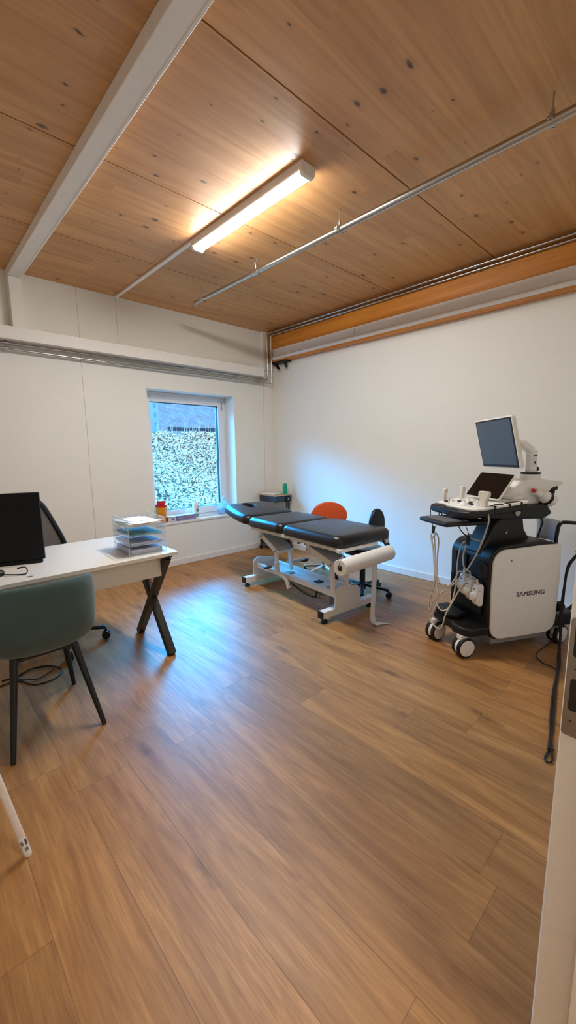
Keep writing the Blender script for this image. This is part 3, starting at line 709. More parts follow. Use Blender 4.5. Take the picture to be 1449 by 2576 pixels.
wb = thing('spray_bottle', 'white round-shouldered bottle with a green label mark on the sill', 'bottle', (-1.315, .075, Z))
b = bmn(); lathe(b, [(.038, 0), (.041, .005), (.041, .16), (.037, .19), (.026, .21), (.012, .217), (.012, .232), (.014, .232), (.014, .245)], 28); obj('body', b, 'whitep', wb, smooth=50)
b = bmn(); a0 = -1.9
def wrap(bm, r, a0, a1, z0, z1, n=8):
    rings(bm, [[Vector((rr*math.cos(a), rr*math.sin(a), z)) for rr, z in ((r, z0), (r+.0006, z0), (r+.0006, z1), (r, z1))] for a in [a0+(a1-a0)*i/n for i in range(n+1)]])
wrap(b, .0412, -1.75, -.95, .085, .13); obj('label_mark', b, 'tealink', wb)
b = bmn(); wrap(b, .0412, -1.75, -.75, .145, .155); obj('label_text', b, 'inkblack', wb)
b = bmn(); wrap(b, .0412, -2.1, -.75, .02, .06); obj('label_band', b, 'paper3', wb)
bg = thing('plastic_jug', 'clear crumpled plastic pouch with a spout at the right end of the sill', 'plastic pouch', (-.85, .105, Z))
b = bmn(); n = 22; rr_ = []
for z, a, c in ((0, .085, .03), (.03, .095, .035), (.09, .1, .035), (.14, .085, .03), (.165, .05, .022), (.18, .02, .018), (.215, .018, .018)):
    rr_.append([Vector((a*math.cos(2*PI*i/n)*(1+.12*noise.noise(Vector((i*.9, z*20, 1)))), c*math.sin(2*PI*i/n)*(1+.3*noise.noise(Vector((i*.9, z*20, 5)))), z)) for i in range(n)])
rings(b, rr_); obj('pouch', b, 'bag', bg, smooth=20)
b = bmn(); cyl(b, (0, 0, .215), (0, 0, .235), .022, n=18); obj('cap', b, 'capsule', bg)
b = bmn(); box(b, (-.05, .05), (-.042, -.040), (.075, .08)); box(b, (-.05, .03), (-.042, -.040), (.06, .064)); obj('print', b, 'ink', bg)

# ================================================================== DESK AND THINGS ON IT
dk = thing('desk', 'white desk with a black steel X-shaped leg', 'desk', (-3.44, -1.69, 0))
b = bmn(); box(b, (-.7, .7), (-.413, .42), (.726, .75)); obj('top', b, 'desk', dk, bevel=.002)
b = bmn(); box(b, (-.61, .61), (-.325, -.307), (.575, .726)); obj('modesty_panel', b, 'desk', dk, bevel=.001)
for x in (.63, -.63):
    b = bmn(); box(b, (x-.03, x+.03), (-.40, .20), (.712, .726)); 
    bar(b, (x, -.375, .004), (x, .155, .714), .05, .05); bar(b, (x+.0, .155, .004), (x+.0, -.375, .714), .048, .05); obj('cross_leg', b, 'blackm', dk, bevel=.002)
def tray(z, idx):
    lab = ['clear acrylic letter tray with a thick paper pile, bottom of the stack', 'clear acrylic letter tray with lilac papers, second from the desk', 'clear acrylic letter tray with a teal folder, third from the desk', 'clear acrylic letter tray with loose white papers, topmost of the stack'][idx]
    t = thing('letter_tray', lab, 'letter tray', (-2.91, -1.868, z), R(-4), 'letter trays stacked on the desk')
    bm = bmn(); box(bm, (-.122, .122), (-.165, .165), (.003, .006)); box(bm, (-.125, -.122), (-.165, .165), (.0, .052)); box(bm, (.122, .125), (-.165, .165), (.0, .052)); box(bm, (-.122, .122), (.162, .165), (.006, .045)); box(bm, (-.122, .122), (-.165, -.162), (.003, .014))
    ty = obj('tray', bm, 'acryl', t, smooth=0)
    bm = bmn()
    for x in (-.1235, .1235): box(bm, (x-.0022, x+.0022), (-.166, .166), (.0505, .0535)); box(bm, (x-.002, x+.002), (-.167, -.163), (.0, .052))
    box(bm, (-.122, .122), (-.167, -.163), (.003, .0075)); obj('rim', bm, 'acryledge', ty, smooth=0)
    bm = bmn()
    for x in (-.118, .118):
        for y in (-.155, .155): cyl(bm, (x, y, -.0075 if idx else 0), (x, y, .004), .005, n=10)
    obj('stacking_feet', bm, 'acryl', t)
    return t
def sheets(name, label, cat, z, n, m, h, spread=.012, curl=.0, base=(-2.91, -1.868), r0=-4):
    for i in range(n):
        bm = bmn(); ca = R(r0+random.uniform(-4, 4)*(spread/.012)); X = T(base[0]+random.uniform(-1, 1)*spread*.6, base[1]+random.uniform(-1, 1)*spread, z+i*(h+.0012), 0, 0, ca)
        rows = []
        for j in range(9):
            y = -.148+.296*j/8; zz = curl*((max(0, -j+3))/3)**2+(.012*math.sin(j*.8+i) if curl else 0)*.3
            rows.append([X @ Vector((x, y, zz+q)) for x, q in ((-.105, 0), (.105, 0), (.105, h), (-.105, h))])
        rings(bm, rows)
        yield obj(name, bm, m, smooth=0)
zs = [.75, .812, .874, .936]
for i, z in enumerate(zs): tray(z, i)
g = sheets('paper_stack', '', '', zs[0]+.0065, 1, 'paper2', .030, .004)
tag(next(g), 'thick stack of greyish papers in the bottom letter tray', 'papers')
g = sheets('paper_stack', '', '', zs[1]+.0065, 1, 'paper2', .014, .004); tag(next(g), 'lilac papers in the second letter tray from the desk', 'papers')
g = sheets('folder', '', '', zs[2]+.0065, 1, 'paper3', .008, .004); tag(next(g), 'teal folder in the third letter tray from the desk', 'folder')
g = sheets('paper_stack', '', '', zs[3]+.0065, 1, 'paper', .016, .004); tag(next(g), 'white papers filling the topmost letter tray', 'papers')
g = sheets('paper_sheet', '', '', zs[3]+.0245, 1, 'paper', .0012, .02, 0, r0=8); o_ = next(g); tag(o_, 'loose printed sheet lying askew on top of the letter trays', 'paper')
b = bmn(); box(b, (-.0, .05), (-.10, -.094), (0, .0006), T(-2.93, -1.83, zs[3]+.0258, 0, 0, R(8))); box(b, (-.06, -.055), (-.09, .08), (0, .0006), T(-2.93, -1.83, zs[3]+.0258, 0, 0, R(8))); obj('print', b, 'ink', o_)

mn = thing('monitor', 'black monitor seen from behind standing on the desk', 'monitor', (-3.72, -1.655, .75), R(-19.3))
b = bmn(); box(b, (-.27, .27), (-.012, .022), (.022, .44)); obj('panel', b, 'monback', mn, bevel=.004)
b = bmn(); box(b, (-.255, .255), (.022, .024), (.04, .425)); obj('screen', b, 'glassb', mn)
b = bmn(); box(b, (-.255, .255), (-.016, .02), (.0, .022)); obj('base_bar', b, 'monback', mn, bevel=.002)
b = bmn(); box(b, (-.1, .1), (.02, .16), (0, .008)); box(b, (-.03, .03), (.024, .05), (.006, .15)); obj('stand', b, 'blackp', mn, bevel=.003)
cb = thing('usb_cable', 'short black plug-ended cable lying on the desk in front of the monitor', 'cable', (0, 0, 0))
b = bmn(); tube(b, [(-3.73, -1.90, .757), (-3.70, -1.925, .757), (-3.66, -1.96, .756), (-3.62, -1.985, .758), (-3.607, -1.965, .772), (-3.612, -1.945, .786), (-3.63, -1.94, .788)], .0032, 8, 6); obj('cord', b, 'rubber', cb)
b = bmn(); bar(b, (-3.626, -1.941, .788), (-3.65, -1.936, .784), .011, .007, side=(0, 1, 0)); obj('plug', b, 'blackp', cb, bevel=.001)
b = bmn(); lathe(b, [(.026, 0), (.03, .004), (.03, .022), (.024, .028)], 24, T(-3.735, -1.893, .75)); obj('hub', b, 'blackp', cb)
b = bmn(); lathe(b, [(.0, 0), (.011, 0), (.011, .0015), (.0, .002)], 6, T(-3.612, -2.035, .75) @ Matrix.Diagonal((1.6, 1, 1, 1))); tag(obj('usb_dongle', b, 'ink'), 'small grey clip lying on the desk near the cable plug', 'clip')

# green visitor chair
gc = thing('visitor_chair', 'green-grey upholstered tub chair with black tapered legs in front of the desk', 'chair', (-3.632, -2.232, 0))
prof = [(.235, .452), (.20, .455), (.08, .445), (-.06, .44), (-.17, .462), (-.222, .53), (-.245, .64), (-.262, .75), (-.268, .83)]
hwid = [.17, .20, .225, .238, .243, .243, .24, .232, .222]
curl = [.0, .0, .015, .05, .10, .145, .15, .14, .13]
lift = [.012, .02, .07, .11, .08, .04, .01, -.008, -.022]
b = bmn(); gr = []
for (y, z), w, c, l in zip(prof, hwid, curl, lift):
    row = []
    for i in range(17):
        u = -1+i/8; au = abs(u)
        row.append(b.verts.new((w*math.sin(u*PI/2*.92)/math.sin(PI/2*.92), y+c*au**2.4, z+l*au**2.6)))
    gr.append(row)
for j in range(len(gr)-1):
    for i in range(16): b.faces.new((gr[j][i], gr[j][i+1], gr[j+1][i+1], gr[j+1][i]))
obj('shell', b, 'green', gc, smooth=180, solid=.045, sub=2)
for sx, sy in ((-1, -1), (1, -1), (-1, 1), (1, 1)):
    b = bmn(); tube(b, [(sx*.135-(.03 if sx < 0 < sy else 0), -.10 if sy < 0 else .12, .43), (sx*.205-(.04 if sx < 0 < sy else 0), -.262 if sy < 0 else .262, 0)], [.019, .0115], 16); obj('leg', b, 'blackp', gc)
b = bmn(); box(b, (-.15, .15), (-.12, .14), (.415, .435)); obj('seat_plate', b, 'blackp', gc, bevel=.006)

# office chair on the far side
oc = thing('office_chair', 'black office chair with a mesh back behind the desk', 'office chair', (-3.33, -1.33, 0))
star_base(oc, .10, .31, 5, 'blackp', R(-24), 'rubber', .035, .03)
b = bmn(); lathe(b, [(.03, .12), (.03, .3), (.018, .3), (.018, .44)], 18); obj('gas_column', b, 'blackp', oc)
b = bmn(); cushion(b, rrect(-.23, .23, -.23, .24, .08), .455, .52, .03, .02, .01); obj('seat', b, 'blackl', oc, smooth=50)
ctr = [(-.185, .60), (-.175, .72), (-.10, .92), (-.055, 1.02), (-.02, 1.06), (.0, 1.062)]
fp = [(x-.02, .30+.05*(z-.6), z) for x, z in ctr]; fp2 = [(-(x)-.02, .30+.05*(z-.6), z) for x, z in ctr][::-1]
b = bmn(); tube(b, fp+fp2[1:], .019, 10, 4); bf = obj('back_frame', b, 'blackp', oc, smooth=60)
b = bmn(); C_ = catmull(fp, 4); C2 = [Vector((-.04-p.x, p.y, p.z)) for p in C_]
v1 = [[b.verts.new(p), b.verts.new(q)] for p, q in zip(C_, C2)]
for a, c in zip(v1[:-1], v1[1:]): 
    if (a[0].co-a[1].co).length > .01 and (c[0].co-c[1].co).length > .002: b.faces.new((a[0], a[1], c[1], c[0]))
mf = obj('mesh', b, 'meshf', bf, smooth=0, solid=.003); mf['label'] = 'grey see-through mesh'
b = bmn(); tube(b, [(-.02, .05, .45), (-.02, .24, .46), (-.02, .31, .55), (-.02, .33, .72)], .022, 10, 4); obj('back_bar', b, 'blackp', oc)

b = bmn(); tube(b, [(-4.2, -1.75, .004), (-3.77, -1.684, .004), (-3.67, -1.70, .004), (-3.616, -1.807, .004), (-3.53, -1.833, .004), (-3.469, -1.803, .004), (-3.436, -1.74, .004), (-3.449, -1.68, .004), (-3.493, -1.611, .004), (-3.57, -1.585, .004), (-3.655, -1.62, .006), (-3.668, -1.69, .011), (-3.63, -1.735, .012), (-3.569, -1.757, .006), (-3.469, -1.69, .011), (-3.52, -1.63, .01), (-3.6, -1.6, .011), (-3.66, -1.63, .004), (-3.75, -1.62, .004)], .0038, 8, 6)
tag(obj('floor_cable', b, 'rubber'), 'thin black cable lying in loops on the floor under the green chair', 'cable')

# white table leg at the lower left
wt = thing('side_table', 'white table with slanted round legs at the left edge', 'table', (-4.28, -2.72, 0))
legs = [(.395, -.32, 1), (.30, .32, 1), (-.395, -.32, -1), (-.395, .32, -1)]
for x, y, s in legs:
    b = bmn(); tube(b, [(x, y, 0), (x, y, .003), (x-s*.118, y, .68)], [.0105, .0122, .0125], 20)
    lg = obj('leg', b, 'whitep', wt)
    if y < 0 and s > 0:
        X = T(x-.006, y, 0) @ Matrix.Rotation(math.atan2(-.118, .68), 4, 'Y')
        bm = bmn()
        def patch(bm, a0, a1, z0, z1):
            r = .0124; n = 5
            rings(bm, [[X @ Vector((.0055+rr*math.cos(a), rr*math.sin(a), z)) for rr, z in ((r, z0), (r+.0007, z0), (r+.0007, z1), (r, z1))] for a in [a0+(a1-a0)*i/n for i in range(n+1)]])
        patch(bm, -2.4, -.4, .018, .085); st = obj('sticker', bm, 'paper', lg)
        bm = bmn()
        def patch2(a0, a1, z0, z1):
            r = .0130; n = 4
            rings(bm, [[X @ Vector((.0055+rr*math.cos(a), rr*math.sin(a), z)) for rr, z in ((r, z0), (r+.0007, z0), (r+.0007, z1), (r, z1))] for a in [a0+(a1-a0)*i/n for i in range(n+1)]])
        for i in range(9): patch2(-1.2, -.6, .052+i*.003, .0538+i*.003)
        for i in range(4): patch2(-2.2, -1.6, .056+i*.005, .0585+i*.005)
        for i in range(4): patch2(-1.7, -.9, .030+i*.004, .0322+i*.004)
        obj('barcode', bm, 'inkblack', st)
b = bmn(); box(b, (-.40, .315), (-.36, .36), (.68, .705)); obj('top', b, 'whitep', wt, bevel=.003)

# ================================================================== ULTRASOUND MACHINE
MA = R(-119); MO = (-1.415, -3.539, 0)
us = thing('ultrasound_machine', 'white and black hospital ultrasound machine on twin-wheel casters', 'ultrasound machine', MO, MA)
YZ = lambda x: Matrix(((0, 0, 1, x), (1, 0, 0, 0), (0, 1, 0, 0), (0, 0, 0, 1)))    # polygon (y,z) extruded along x
def arc(cx, cy, r, a0, a1, n=8): return [(cx+r*math.cos(R(a0+(a1-a0)*i/n)), cy+r*math.sin(R(a0+(a1-a0)*i/n))) for i in range(n+1)]
core = arc(.27, .66, .115, 180, 98, 8)+[(.40, .785), (.55, .792), (.66, .782), (.715, .765)]+[(.725, .70)]+arc(.64, .20, .085, 0, -90, 6)+arc(.26, .205, .09, 270, 180, 6)
b = bmn(); prism(b, core, -.405, .002, YZ(0)); obj('body', b, 'blackp', us, smooth=40, bevel=.012, seg=3)
def panel(x0, x1):
    bm = bmn()
    o = [(.725, .765)]+[(.735, .5), (.73, .3)]+arc(.64, .215, .088, -2, -92, 6)+[(.45, .122)]+arc(.27, .212, .088, 268, 183, 6)+[(.172, .45)]+arc(.272, .655, .1, 180, 97, 8)+[(.42, .76), (.58, .767)]
    prism(bm, o, x0, x1, YZ(0)); return bm
pn = obj('side_panel', panel(.0, .018), 'whitep', us, smooth=40, bevel=.006)
obj('side_panel', panel(-.421, -.403), 'whitep', us, smooth=40, bevel=.006)
b = bmn(); box(b, (.018, .0186), (.312, .318), (.668, .685)); obj('mark', b, 'inkblack', pn)
cu = bpy.data.curves.new('lettering', 'FONT'); cu.body = 'S\u039bMSUNG'; cu.size = .047; cu.extrude = .0003; cu.bevel_depth = .0017; cu.bevel_resolution = 1; cu.space_character = 1.06
co = bpy.data.objects.new('tmp_text', cu); COL.objects.link(co)
dg = bpy.context.evaluated_depsgraph_get(); me = bpy.data.meshes.new_from_object(co.evaluated_get(dg)); bpy.data.objects.remove(co)
me.materials.clear(); me.materials.append(M['silverlet'])
wd = max(v.co.x for v in me.vertices)-min(v.co.x for v in me.vertices)
k = .237/wd
lt = bpy.data.objects.new('lettering', me); COL.objects.link(lt); lt.parent = pn; lt['label'] = 'grey maker lettering'
lt.matrix_local = Matrix(((0, 0, 1, .0187), (1, 0, 0, .372), (0, 1, 0, .418), (0, 0, 0, 1))) @ Matrix.Diagonal((k, .92, 1, 1))
# front details of the body
b = bmn(); 
for x0, x1, z0, z1 in ((-.37, -.33, .60, .68), (-.385, -.36, .40, .50)): box(b, (x0, x1), (.146, .152), (z0, z1))
box(b, (-.31, -.05), (.146, .153), (.29, .53)); obj('connector_panel', b, 'rubber', us, bevel=.004)
b = bmn(); prism(b, rrect(-.26, -.215, .57, .68, .01), .14, .16, Matrix(((1, 0, 0, 0), (0, 0, 1, 0), (0, 1, 0, 0), (0, 0, 0, 1)))); obj('front_latch', b, 'blackp', us, bevel=.004)
b = bmn(); prism(b, rrect(-.12, -.012, .55, .66, .02), .138, .16, Matrix(((1, 0, 0, 0), (0, 0, 1, 0), (0, 1, 0, 0), (0, 0, 0, 1)))); prism(b, ellipse(-.066, .61, .016, .03, 20), .134, .139, Matrix(((1, 0, 0, 0), (0, 0, 1, 0), (0, 1, 0, 0), (0, 0, 0, 1)))); obj('front_cover', b, 'blackp', us, bevel=.004)
# foot platform
b = bmn(); o = [(-.42, .18), (-.40, .05), (-.36, -.005), (-.24, -.01), (-.16, .0), (-.11, -.02), (-.03, -.005), (.01, .05), (.0, .2)]
prism(b, o, .155, .215); obj('foot_platform', b, 'blackp', us, bevel=.014, seg=3)
b = bmn(); prism(b, [(-.41, .15), (-.40, .05), (-.35, .0), (-.22, .0), (-.17, .06), (-.19, .15)], .215, .25); obj('footrest', b, 'rubber', us, bevel=.012, seg=3)
b = bmn(); box(b, (-.39, -.015), (.22, .68), (.075, .125)); obj('undercarriage', b, 'grey', us, bevel=.006)
def caster(x, y, rz, r=.07):
    X = T(x, y, 0, 0, 0, rz); bm = bmn()
    Y = X @ T(0, 0, r) @ Matrix.Rotation(R(90), 4, 'Y')
    wh = []
    for s in (-1, 1):
        lathe(bm, [(r-.014, s*.012), (r-.003, s*.012), (r, s*.017), (r, s*.034), (r-.003, s*.038), (r-.012, s*.040)], 32, Y)
    c = obj('caster', bm, 'rubber', us, smooth=50)
    bm = bmn()
    for s in (-1, 1): lathe(bm, [(r-.012, s*.034), (r-.013, s*.041), (r-.03, s*.043), (.0, s*.0435)], 32, Y)
    h = obj('wheel_disc', bm, 'whitep', c, smooth=40); h['label'] = 'white wheel disc'
    bm = bmn(); a = [(r-.008)*1 for i in range(2)]
    rings(bm, [[Y @ Vector((rr*math.cos(t), rr*math.sin(t), zz)) for rr, zz in ((r-.03, -.011), (r-.004, -.011), (r-.004, .011), (r-.03, .011))] for t in [R(60+240*i/14) for i in range(15)]])
    rings(bm, [[X @ Vector((q*.024, -.012+w*.03, z)) for q, w in ((-1, -1), (1, -1), (1, 1), (-1, 1))] for z in (2*r-.012, .16)])
    obj('fork', bm, 'whitep', c, bevel=.002)
caster(-.052, .03, R(0)); caster(-.335, .0, R(14)); caster(-.05, .83, R(10)); caster(-.36, .83, R(-8))
b = bmn(); prism(b, [(-.40, .72), (-.40, .90), (-.33, .95), (-.07, .95), (-.0, .90), (.0, .72)], .145, .235); obj('rear_bumper', b, 'blackp', us, bevel=.012, seg=3)
# rear handle with the pale web between the two loops
web = bmn(); vv = []
for i in range(9):
    t = i/8; x = -.27+.17*t; yb = .80+.03*math.sin(PI*t)
    vv.append([web.verts.new((x-.0, yb, .745)), web.verts.new((x, yb, .80)), web.verts.new((x+.005*(t-.5), yb, .86)), web.verts.new((x+.06*(t-.5), yb, .905))])
for a, c in zip(vv[:-1], vv[1:]):
    for q in range(3): web.faces.new((a[q], c[q], c[q+1], a[q+1]))
hd = obj('rear_handle', web, 'capsule', us, smooth=60, solid=.008); hd['label'] = 'pale panel between black handle loops'
b = bmn(); tube(b, [(-.10, .80, .74), (-.097, .80, .80), (-.088, .80, .865), (-.078, .815, .892), (-.06, .85, .895), (-.045, .93, .888), (-.04, 1.02, .875)], .0135, 10, 4); tube(b, [(-.04, 1.02, .875), (-.04, 1.07, .83), (-.05, 1.08, .60), (-.06, 1.06, .35), (-.08, .98, .24), (-.10, .92, .20)], .0135, 10, 4); obj('handle_loop', b, 'blackp', hd, smooth=60)
b = bmn(); tube(b, [(-.262, .80, .745), (-.245, .80, .80), (-.225, .80, .87), (-.235, .80, .893), (-.26, .80, .901), (-.34, .80, .905), (-.42, .79, .90), (-.45, .78, .86), (-.44, .77, .76), (-.40, .72, .74)], .006, 10, 4); obj('handle_loop', b, 'blackp', hd, smooth=60)
b = bmn(); cyl(b, (.0, .74, .30), (.0, .79, .30), .035, n=16); obj('rear_connector', b, 'rubber', us, bevel=.006)
# column and arm
b = bmn(); prism(b, [(.15, .70), (.20, .79), (.26, .90), (.31, .965), (.50, .965), (.52, .86), (.57, .79), (.60, .74)], -.27, -.10, YZ(0)); obj('lift_column', b, 'blackp', us, bevel=.02, seg=3)
b = bmn(); prism(b, [(.04, .97), (.30, .94), (.66, .93), (.73, .965), (.68, 1.035), (.3, 1.03), (.04, 1.01)], -.30, -.08, YZ(0)); obj('console_arm', b, 'blackp', us, bevel=.015, seg=3)
b = bmn(); cyl(b, (-.08, .42, .985), (-.068, .42, .985), .022, n=18); cyl(b, (-.1, .36, .845), (-.094, .36, .845), .008, n=12); obj('arm_bolt', b, 'steel', us)
# console
CT = T(-.2, 0, 1.035) @ Matrix.Rotation(R(5.5), 4, 'X')
def plan(w, y0, y1, yw, wt):
    return [(-w*.92, y0+.02), (-w*.6, y0), (w*.6, y0), (w*.92, y0+.02), (w, y0+.06), (w, yw), (wt, y1-.03), (wt*.6, y1), (-wt*.6, y1), (-wt, y1-.03), (-w, yw), (-w, y0+.06)]
b = bmn(); prism(b, plan(.232, -.06, .50, .40, .16), -.055, -.008, CT); con = obj('console', b, 'blackp', us, bevel=.014, seg=3)
b = bmn(); prism(b, [(-.20, .01), (-.1, .012), (-.06, -.012), (.16, -.012), (.222, .01), (.229, .05), (.229, .40), (.16, .475), (-.15, .47), (-.214, .38), (-.214, .05)], -.012, .006, CT); tp = obj('control_panel', b, 'whitep', con, bevel=.006, seg=3)
b = bmn()
for x0, x1, y0, y1 in ((-.20, -.085, -.042, -.005), (-.05, .10, -.05, -.022)): prism(b, rrect(x0, x1, y0, y1, .01), -.009, -.0065, CT)
obj('grip_opening', b, 'rubber', con)
b = bmn()
for i, (x, y, a, c) in enumerate(((.196, .20, .024, .036), (.190, .305, .026, .040))): prism(b, ellipse(x, y, a, c, 24), .0, .0075, CT)
for y in (.145, .255, .35): prism(b, rrect(.185, .2335, y-.007, y+.007, .003), -.05, .0078, CT)
obj('probe_holder', b, 'rubber', con)
b = bmn(); prism(b, [(-.15, .36), (.15, .36), (.17, .42), (.10, .50), (-.10, .50), (-.17, .42)], .004, .03, CT); obj('console_bridge', b, 'whitep', con, bevel=.012, seg=3)
# knobs, keys and trackball on the panel
kk = [(-.165, .10), (-.12, .075), (-.165, .17), (-.11, .14), (-.05, .165), (.0, .16), (.05, .155), (.09, .12), (-.02, .10), (.115, .17)]
for i, (x, y) in enumerate(kk):
    bm = bmn(); lathe(bm, [(.012, .006), (.012, .012), (.0095, .014), (.0095, .026), (.008, .028)], 16, CT @ T(x, y, 0)); obj('knob', bm, 'whitep', tp)
for i, (x, y) in enumerate(((-.14, .045), (-.075, .105), (.02, .125), (.045, .10), (-.01, .205), (.08, .085))):
    bm = bmn(); prism(bm, rrect(x-.013, x+.013, y-.008, y+.008, .004), .006, .016, CT); obj('dark_key', bm, 'blackp', tp, bevel=.002)
for i, (x, y) in enumerate(((-.03, .05), (.10, .045), (-.1, .03), (.13, .09), (.07, .035))):
    bm = bmn(); prism(bm, rrect(x-.016, x+.016, y-.009, y+.009, .004), .006, .011, CT); obj('button', bm, 'paper', tp, bevel=.002)
bm = bmn(); lathe(bm, [(.036, .006), (.034, .011), (.024, .012), (.022, .016), (.014, .022), (.0, .025)], 24, CT @ T(.03, .06, 0)); obj('trackball', bm, 'whitep', tp, smooth=60)
# pull-out keyboard
b = bmn(); prism(b, rrect(-.335, -.02, -.185, .16, .03), .925, .952); kt = obj('keyboard_tray', b, 'blackp', us, bevel=.01, seg=3)
b = bmn(); prism(b, rrect(-.315, -.05, -.15, .02, .01), .952, .9545); 
for r_ in range(5):
    for c_ in range(13): box(b, (-.308+c_*.0195, -.292+c_*.0195), (-.142+r_*.031, -.116+r_*.031), (.9545, .9575))
kp = obj('keypad', b, 'kbd', kt, smooth=0); kp['label'] = 'grey keys'
b = bmn()
for p in ([(-.40, -.04, 1.0), (-.395, -.045, .95), (-.36, -.05, .88), (-.335, -.055, .845)], [(-.07, -.045, 1.0), (-.07, -.05, .93), (-.09, .0, .87), (-.12, .07, .83)], [(-.30, -.05, 1.0), (-.29, -.0, .94)]): tube(b, p, .0035, 6, 4)
tube(b, [(-.05, -.03, .95), (-.045, .0, .90), (-.06, .03, .85), (-.075, .06, .81)], .0025, 6, 4); obj('cable_strap', b, 'rubber', us)
for p, d in (((-.335, -.057, .845), .05), ((-.125, .075, .80), .06)):
    bm = bmn(); box(bm, (p[0]-.014, p[0]+.014), (p[1]-.006, p[1]+.006), (p[2]-d*.5, p[2]+d*.6)); obj('cable_hook', bm, 'rubber', us, bevel=.004)
# touch screen and monitor (centre, yaw, pitch, roll in the machine's frame)
def rectX(c, yaw, pit, rol):
    n = Vector((math.sin(yaw)*math.cos(pit), -math.cos(yaw)*math.cos(pit), math.sin(pit)))
    r = Vector((math.cos(yaw), math.sin(yaw), 0)); u = n.cross(r)
    if u.z < 0: u = -u
    r2 = r*math.cos(rol)+u*math.sin(rol); u2 = -r*math.sin(rol)+u*math.cos(rol); n = r2.cross(u2)
    return Matrix(((r2.x, u2.x, n.x, c[0]), (r2.y, u2.y, n.y, c[1]), (r2.z, u2.z, n.z, c[2]), (0, 0, 0, 1)))
X = rectX((-.196, .28, 1.171), .033, .657, -.008)
b = bmn(); prism(b, rrect(-.155, .155, -.1025, .1025, .012), -.018, -.001, X); ts = obj('touch_screen', b, 'whitep', us, bevel=.003)
b = bmn(); prism(b, rrect(-.153, .153, -.100, .100, .012), -.001, .0005, X); obj('screen', b, 'glassb', ts)
b = bmn(); prism(b, rrect(-.11, .11, -.07, .06, .02), -.05, -.018, X); prism(b, [(-.05, -.08), (.05, -.08), (.05, .0), (-.05, .0)], -.12, -.05, X); obj('screen_mount', b, 'whitep', ts, bevel=.008)
X = rectX((-.251, .359, 1.459), -.213, -.242, .014)
b = bmn(); prism(b, rrect(-.238, .238, -.178, .178, .012), -.034, -.004, X); mo = obj('monitor', b, 'whitep', us, bevel=.006, seg=3); mo['label'] = 'white monitor on a swivel arm'
b = bmn(); prism(b, rrect(-.230, .230, -.170, .170, .006), -.004, .0, X); obj('bezel', b, 'blackp', mo, bevel=.001)
b = bmn(); prism(b, rrect(-.219, .219, -.152, .160, .003), .0, .0008, X); obj('screen', b, 'screen', mo)
b = bmn(); prism(b, rrect(-.07, .07, -.07, .05, .02), -.05, -.034, X); obj('rear_cover', b, 'whitep', mo, bevel=.012, seg=3)
b = bmn(); prism(b, [(.36, 1.07), (.40, 1.13), (.47, 1.19), (.52, 1.205), (.70, 1.205), (.73, 1.19), (.86, 1.185), (.86, 1.16), (.76, 1.14), (.70, 1.05), (.66, 1.0), (.55, 1.0)], -.27, -.13, YZ(0)); obj('neck_cover', b, 'whitep', us, bevel=.025, seg=3)
b = bmn(); box(b, (-.235, -.165), (.74, .85), (1.118, 1.162)); box(b, (-.22, -.18), (.82, .845), (1.09, 1.12)); obj('rear_hook', b, 'rubber', us, bevel=.006)
b = bmn(); lathe(b, [(.068, 1.20), (.064, 1.24)], 28, T(-.2, .63, 0)); lathe(b, [(.064, 1.24), (.064, 1.252)], 28, T(-.2, .63, 0), 1); pl = obj('swivel_base', b, ['whitep', 'rubber'], us, bevel=.002)
b = bmn(); prism(b, rrect(-.229, -.171, .602, .658, .012), 1.252, 1.41); po = obj('monitor_pole', b, 'whitep', us, bevel=.006)
b = bmn(); box(b, (-.1715, -.1695), (.61, .65), (1.30, 1.385)); obj('pole_plate', b, 'paper', po, bevel=.001)
b = bmn(); box(b, (-.1697, -.1688), (.625, .637), (1.315, 1.332)); box(b, (-.1697, -.1688), (.615, .647), (1.368, 1.374)); obj('pole_marking', b, 'inkblack', po)
b = bmn(); cyl(b, (-.2, .665, 1.275), (-.2, .69, 1.275), .016, n=14); obj('pole_knob', b, 'rubber', po, bevel=.004)
b = bmn(); X = T(-.2, .575, 1.435) @ Matrix.Rotation(R(-32), 4, 'X'); prism(b, rrect(-.03, .03, -.065, .065, .029), -.024, .024, X); bar(b, (-.2, .60, 1.40), (-.2, .63, 1.36), .05, .04); bar(b, (-.21, .55, 1.42), (-.235, .42, 1.45), .04, .04, (0, 0, 1)); obj('tilt_arm', b, 'whitep', us, bevel=.014, seg=3)
# gel warmer
X = T(-.10, .655, 1.075) @ Matrix.Rotation(R(52), 4, 'X')
ga, gb_ = Vector((-.10, .715, 1.06)), Vector((-.10, .60, 1.115)); gd = (gb_-ga).normalized()
def axis_lathe(bm, prof, p, d, n=24, mi=0):
    u, v = frame_of(d); d = Vector(d).normalized(); p = Vector(p)
    rings(bm, [[p+d*z+(u*math.cos(2*PI*i/n)+v*math.sin(2*PI*i/n))*r for i in range(n)] for r, z in prof], mi=mi)
b = bmn(); axis_lathe(b, [(.012, -.042), (.03, -.036), (.043, -.02), (.046, .0), (.046, .018)], ga, gd); axis_lathe(b, [(.0465, .018), (.047, .045)], ga, gd, mi=1); axis_lathe(b, [(.045, .045), (.042, .08), (.030, .095)], ga, gd)
gw = obj('gel_warmer', b, ['whitep', 'rubber'], us, smooth=50)
b = bmn(); p = ga+gd*.03; bar(b, p, p+Vector((-.09, -.05, -.07)), .03, .03); obj('warmer_arm', b, 'rubber', gw, bevel=.004)
gel = thing('gel_bottle', 'white gel bottle with a red tip in the warmer behind the console', 'bottle', MO, MA)
b = bmn(); axis_lathe(b, [(.026, .085), (.026, .125), (.020, .133), (.024, .134), (.024, .148), (.012, .152)], ga, gd); obj('body', b, 'whitep', gel, smooth=50)
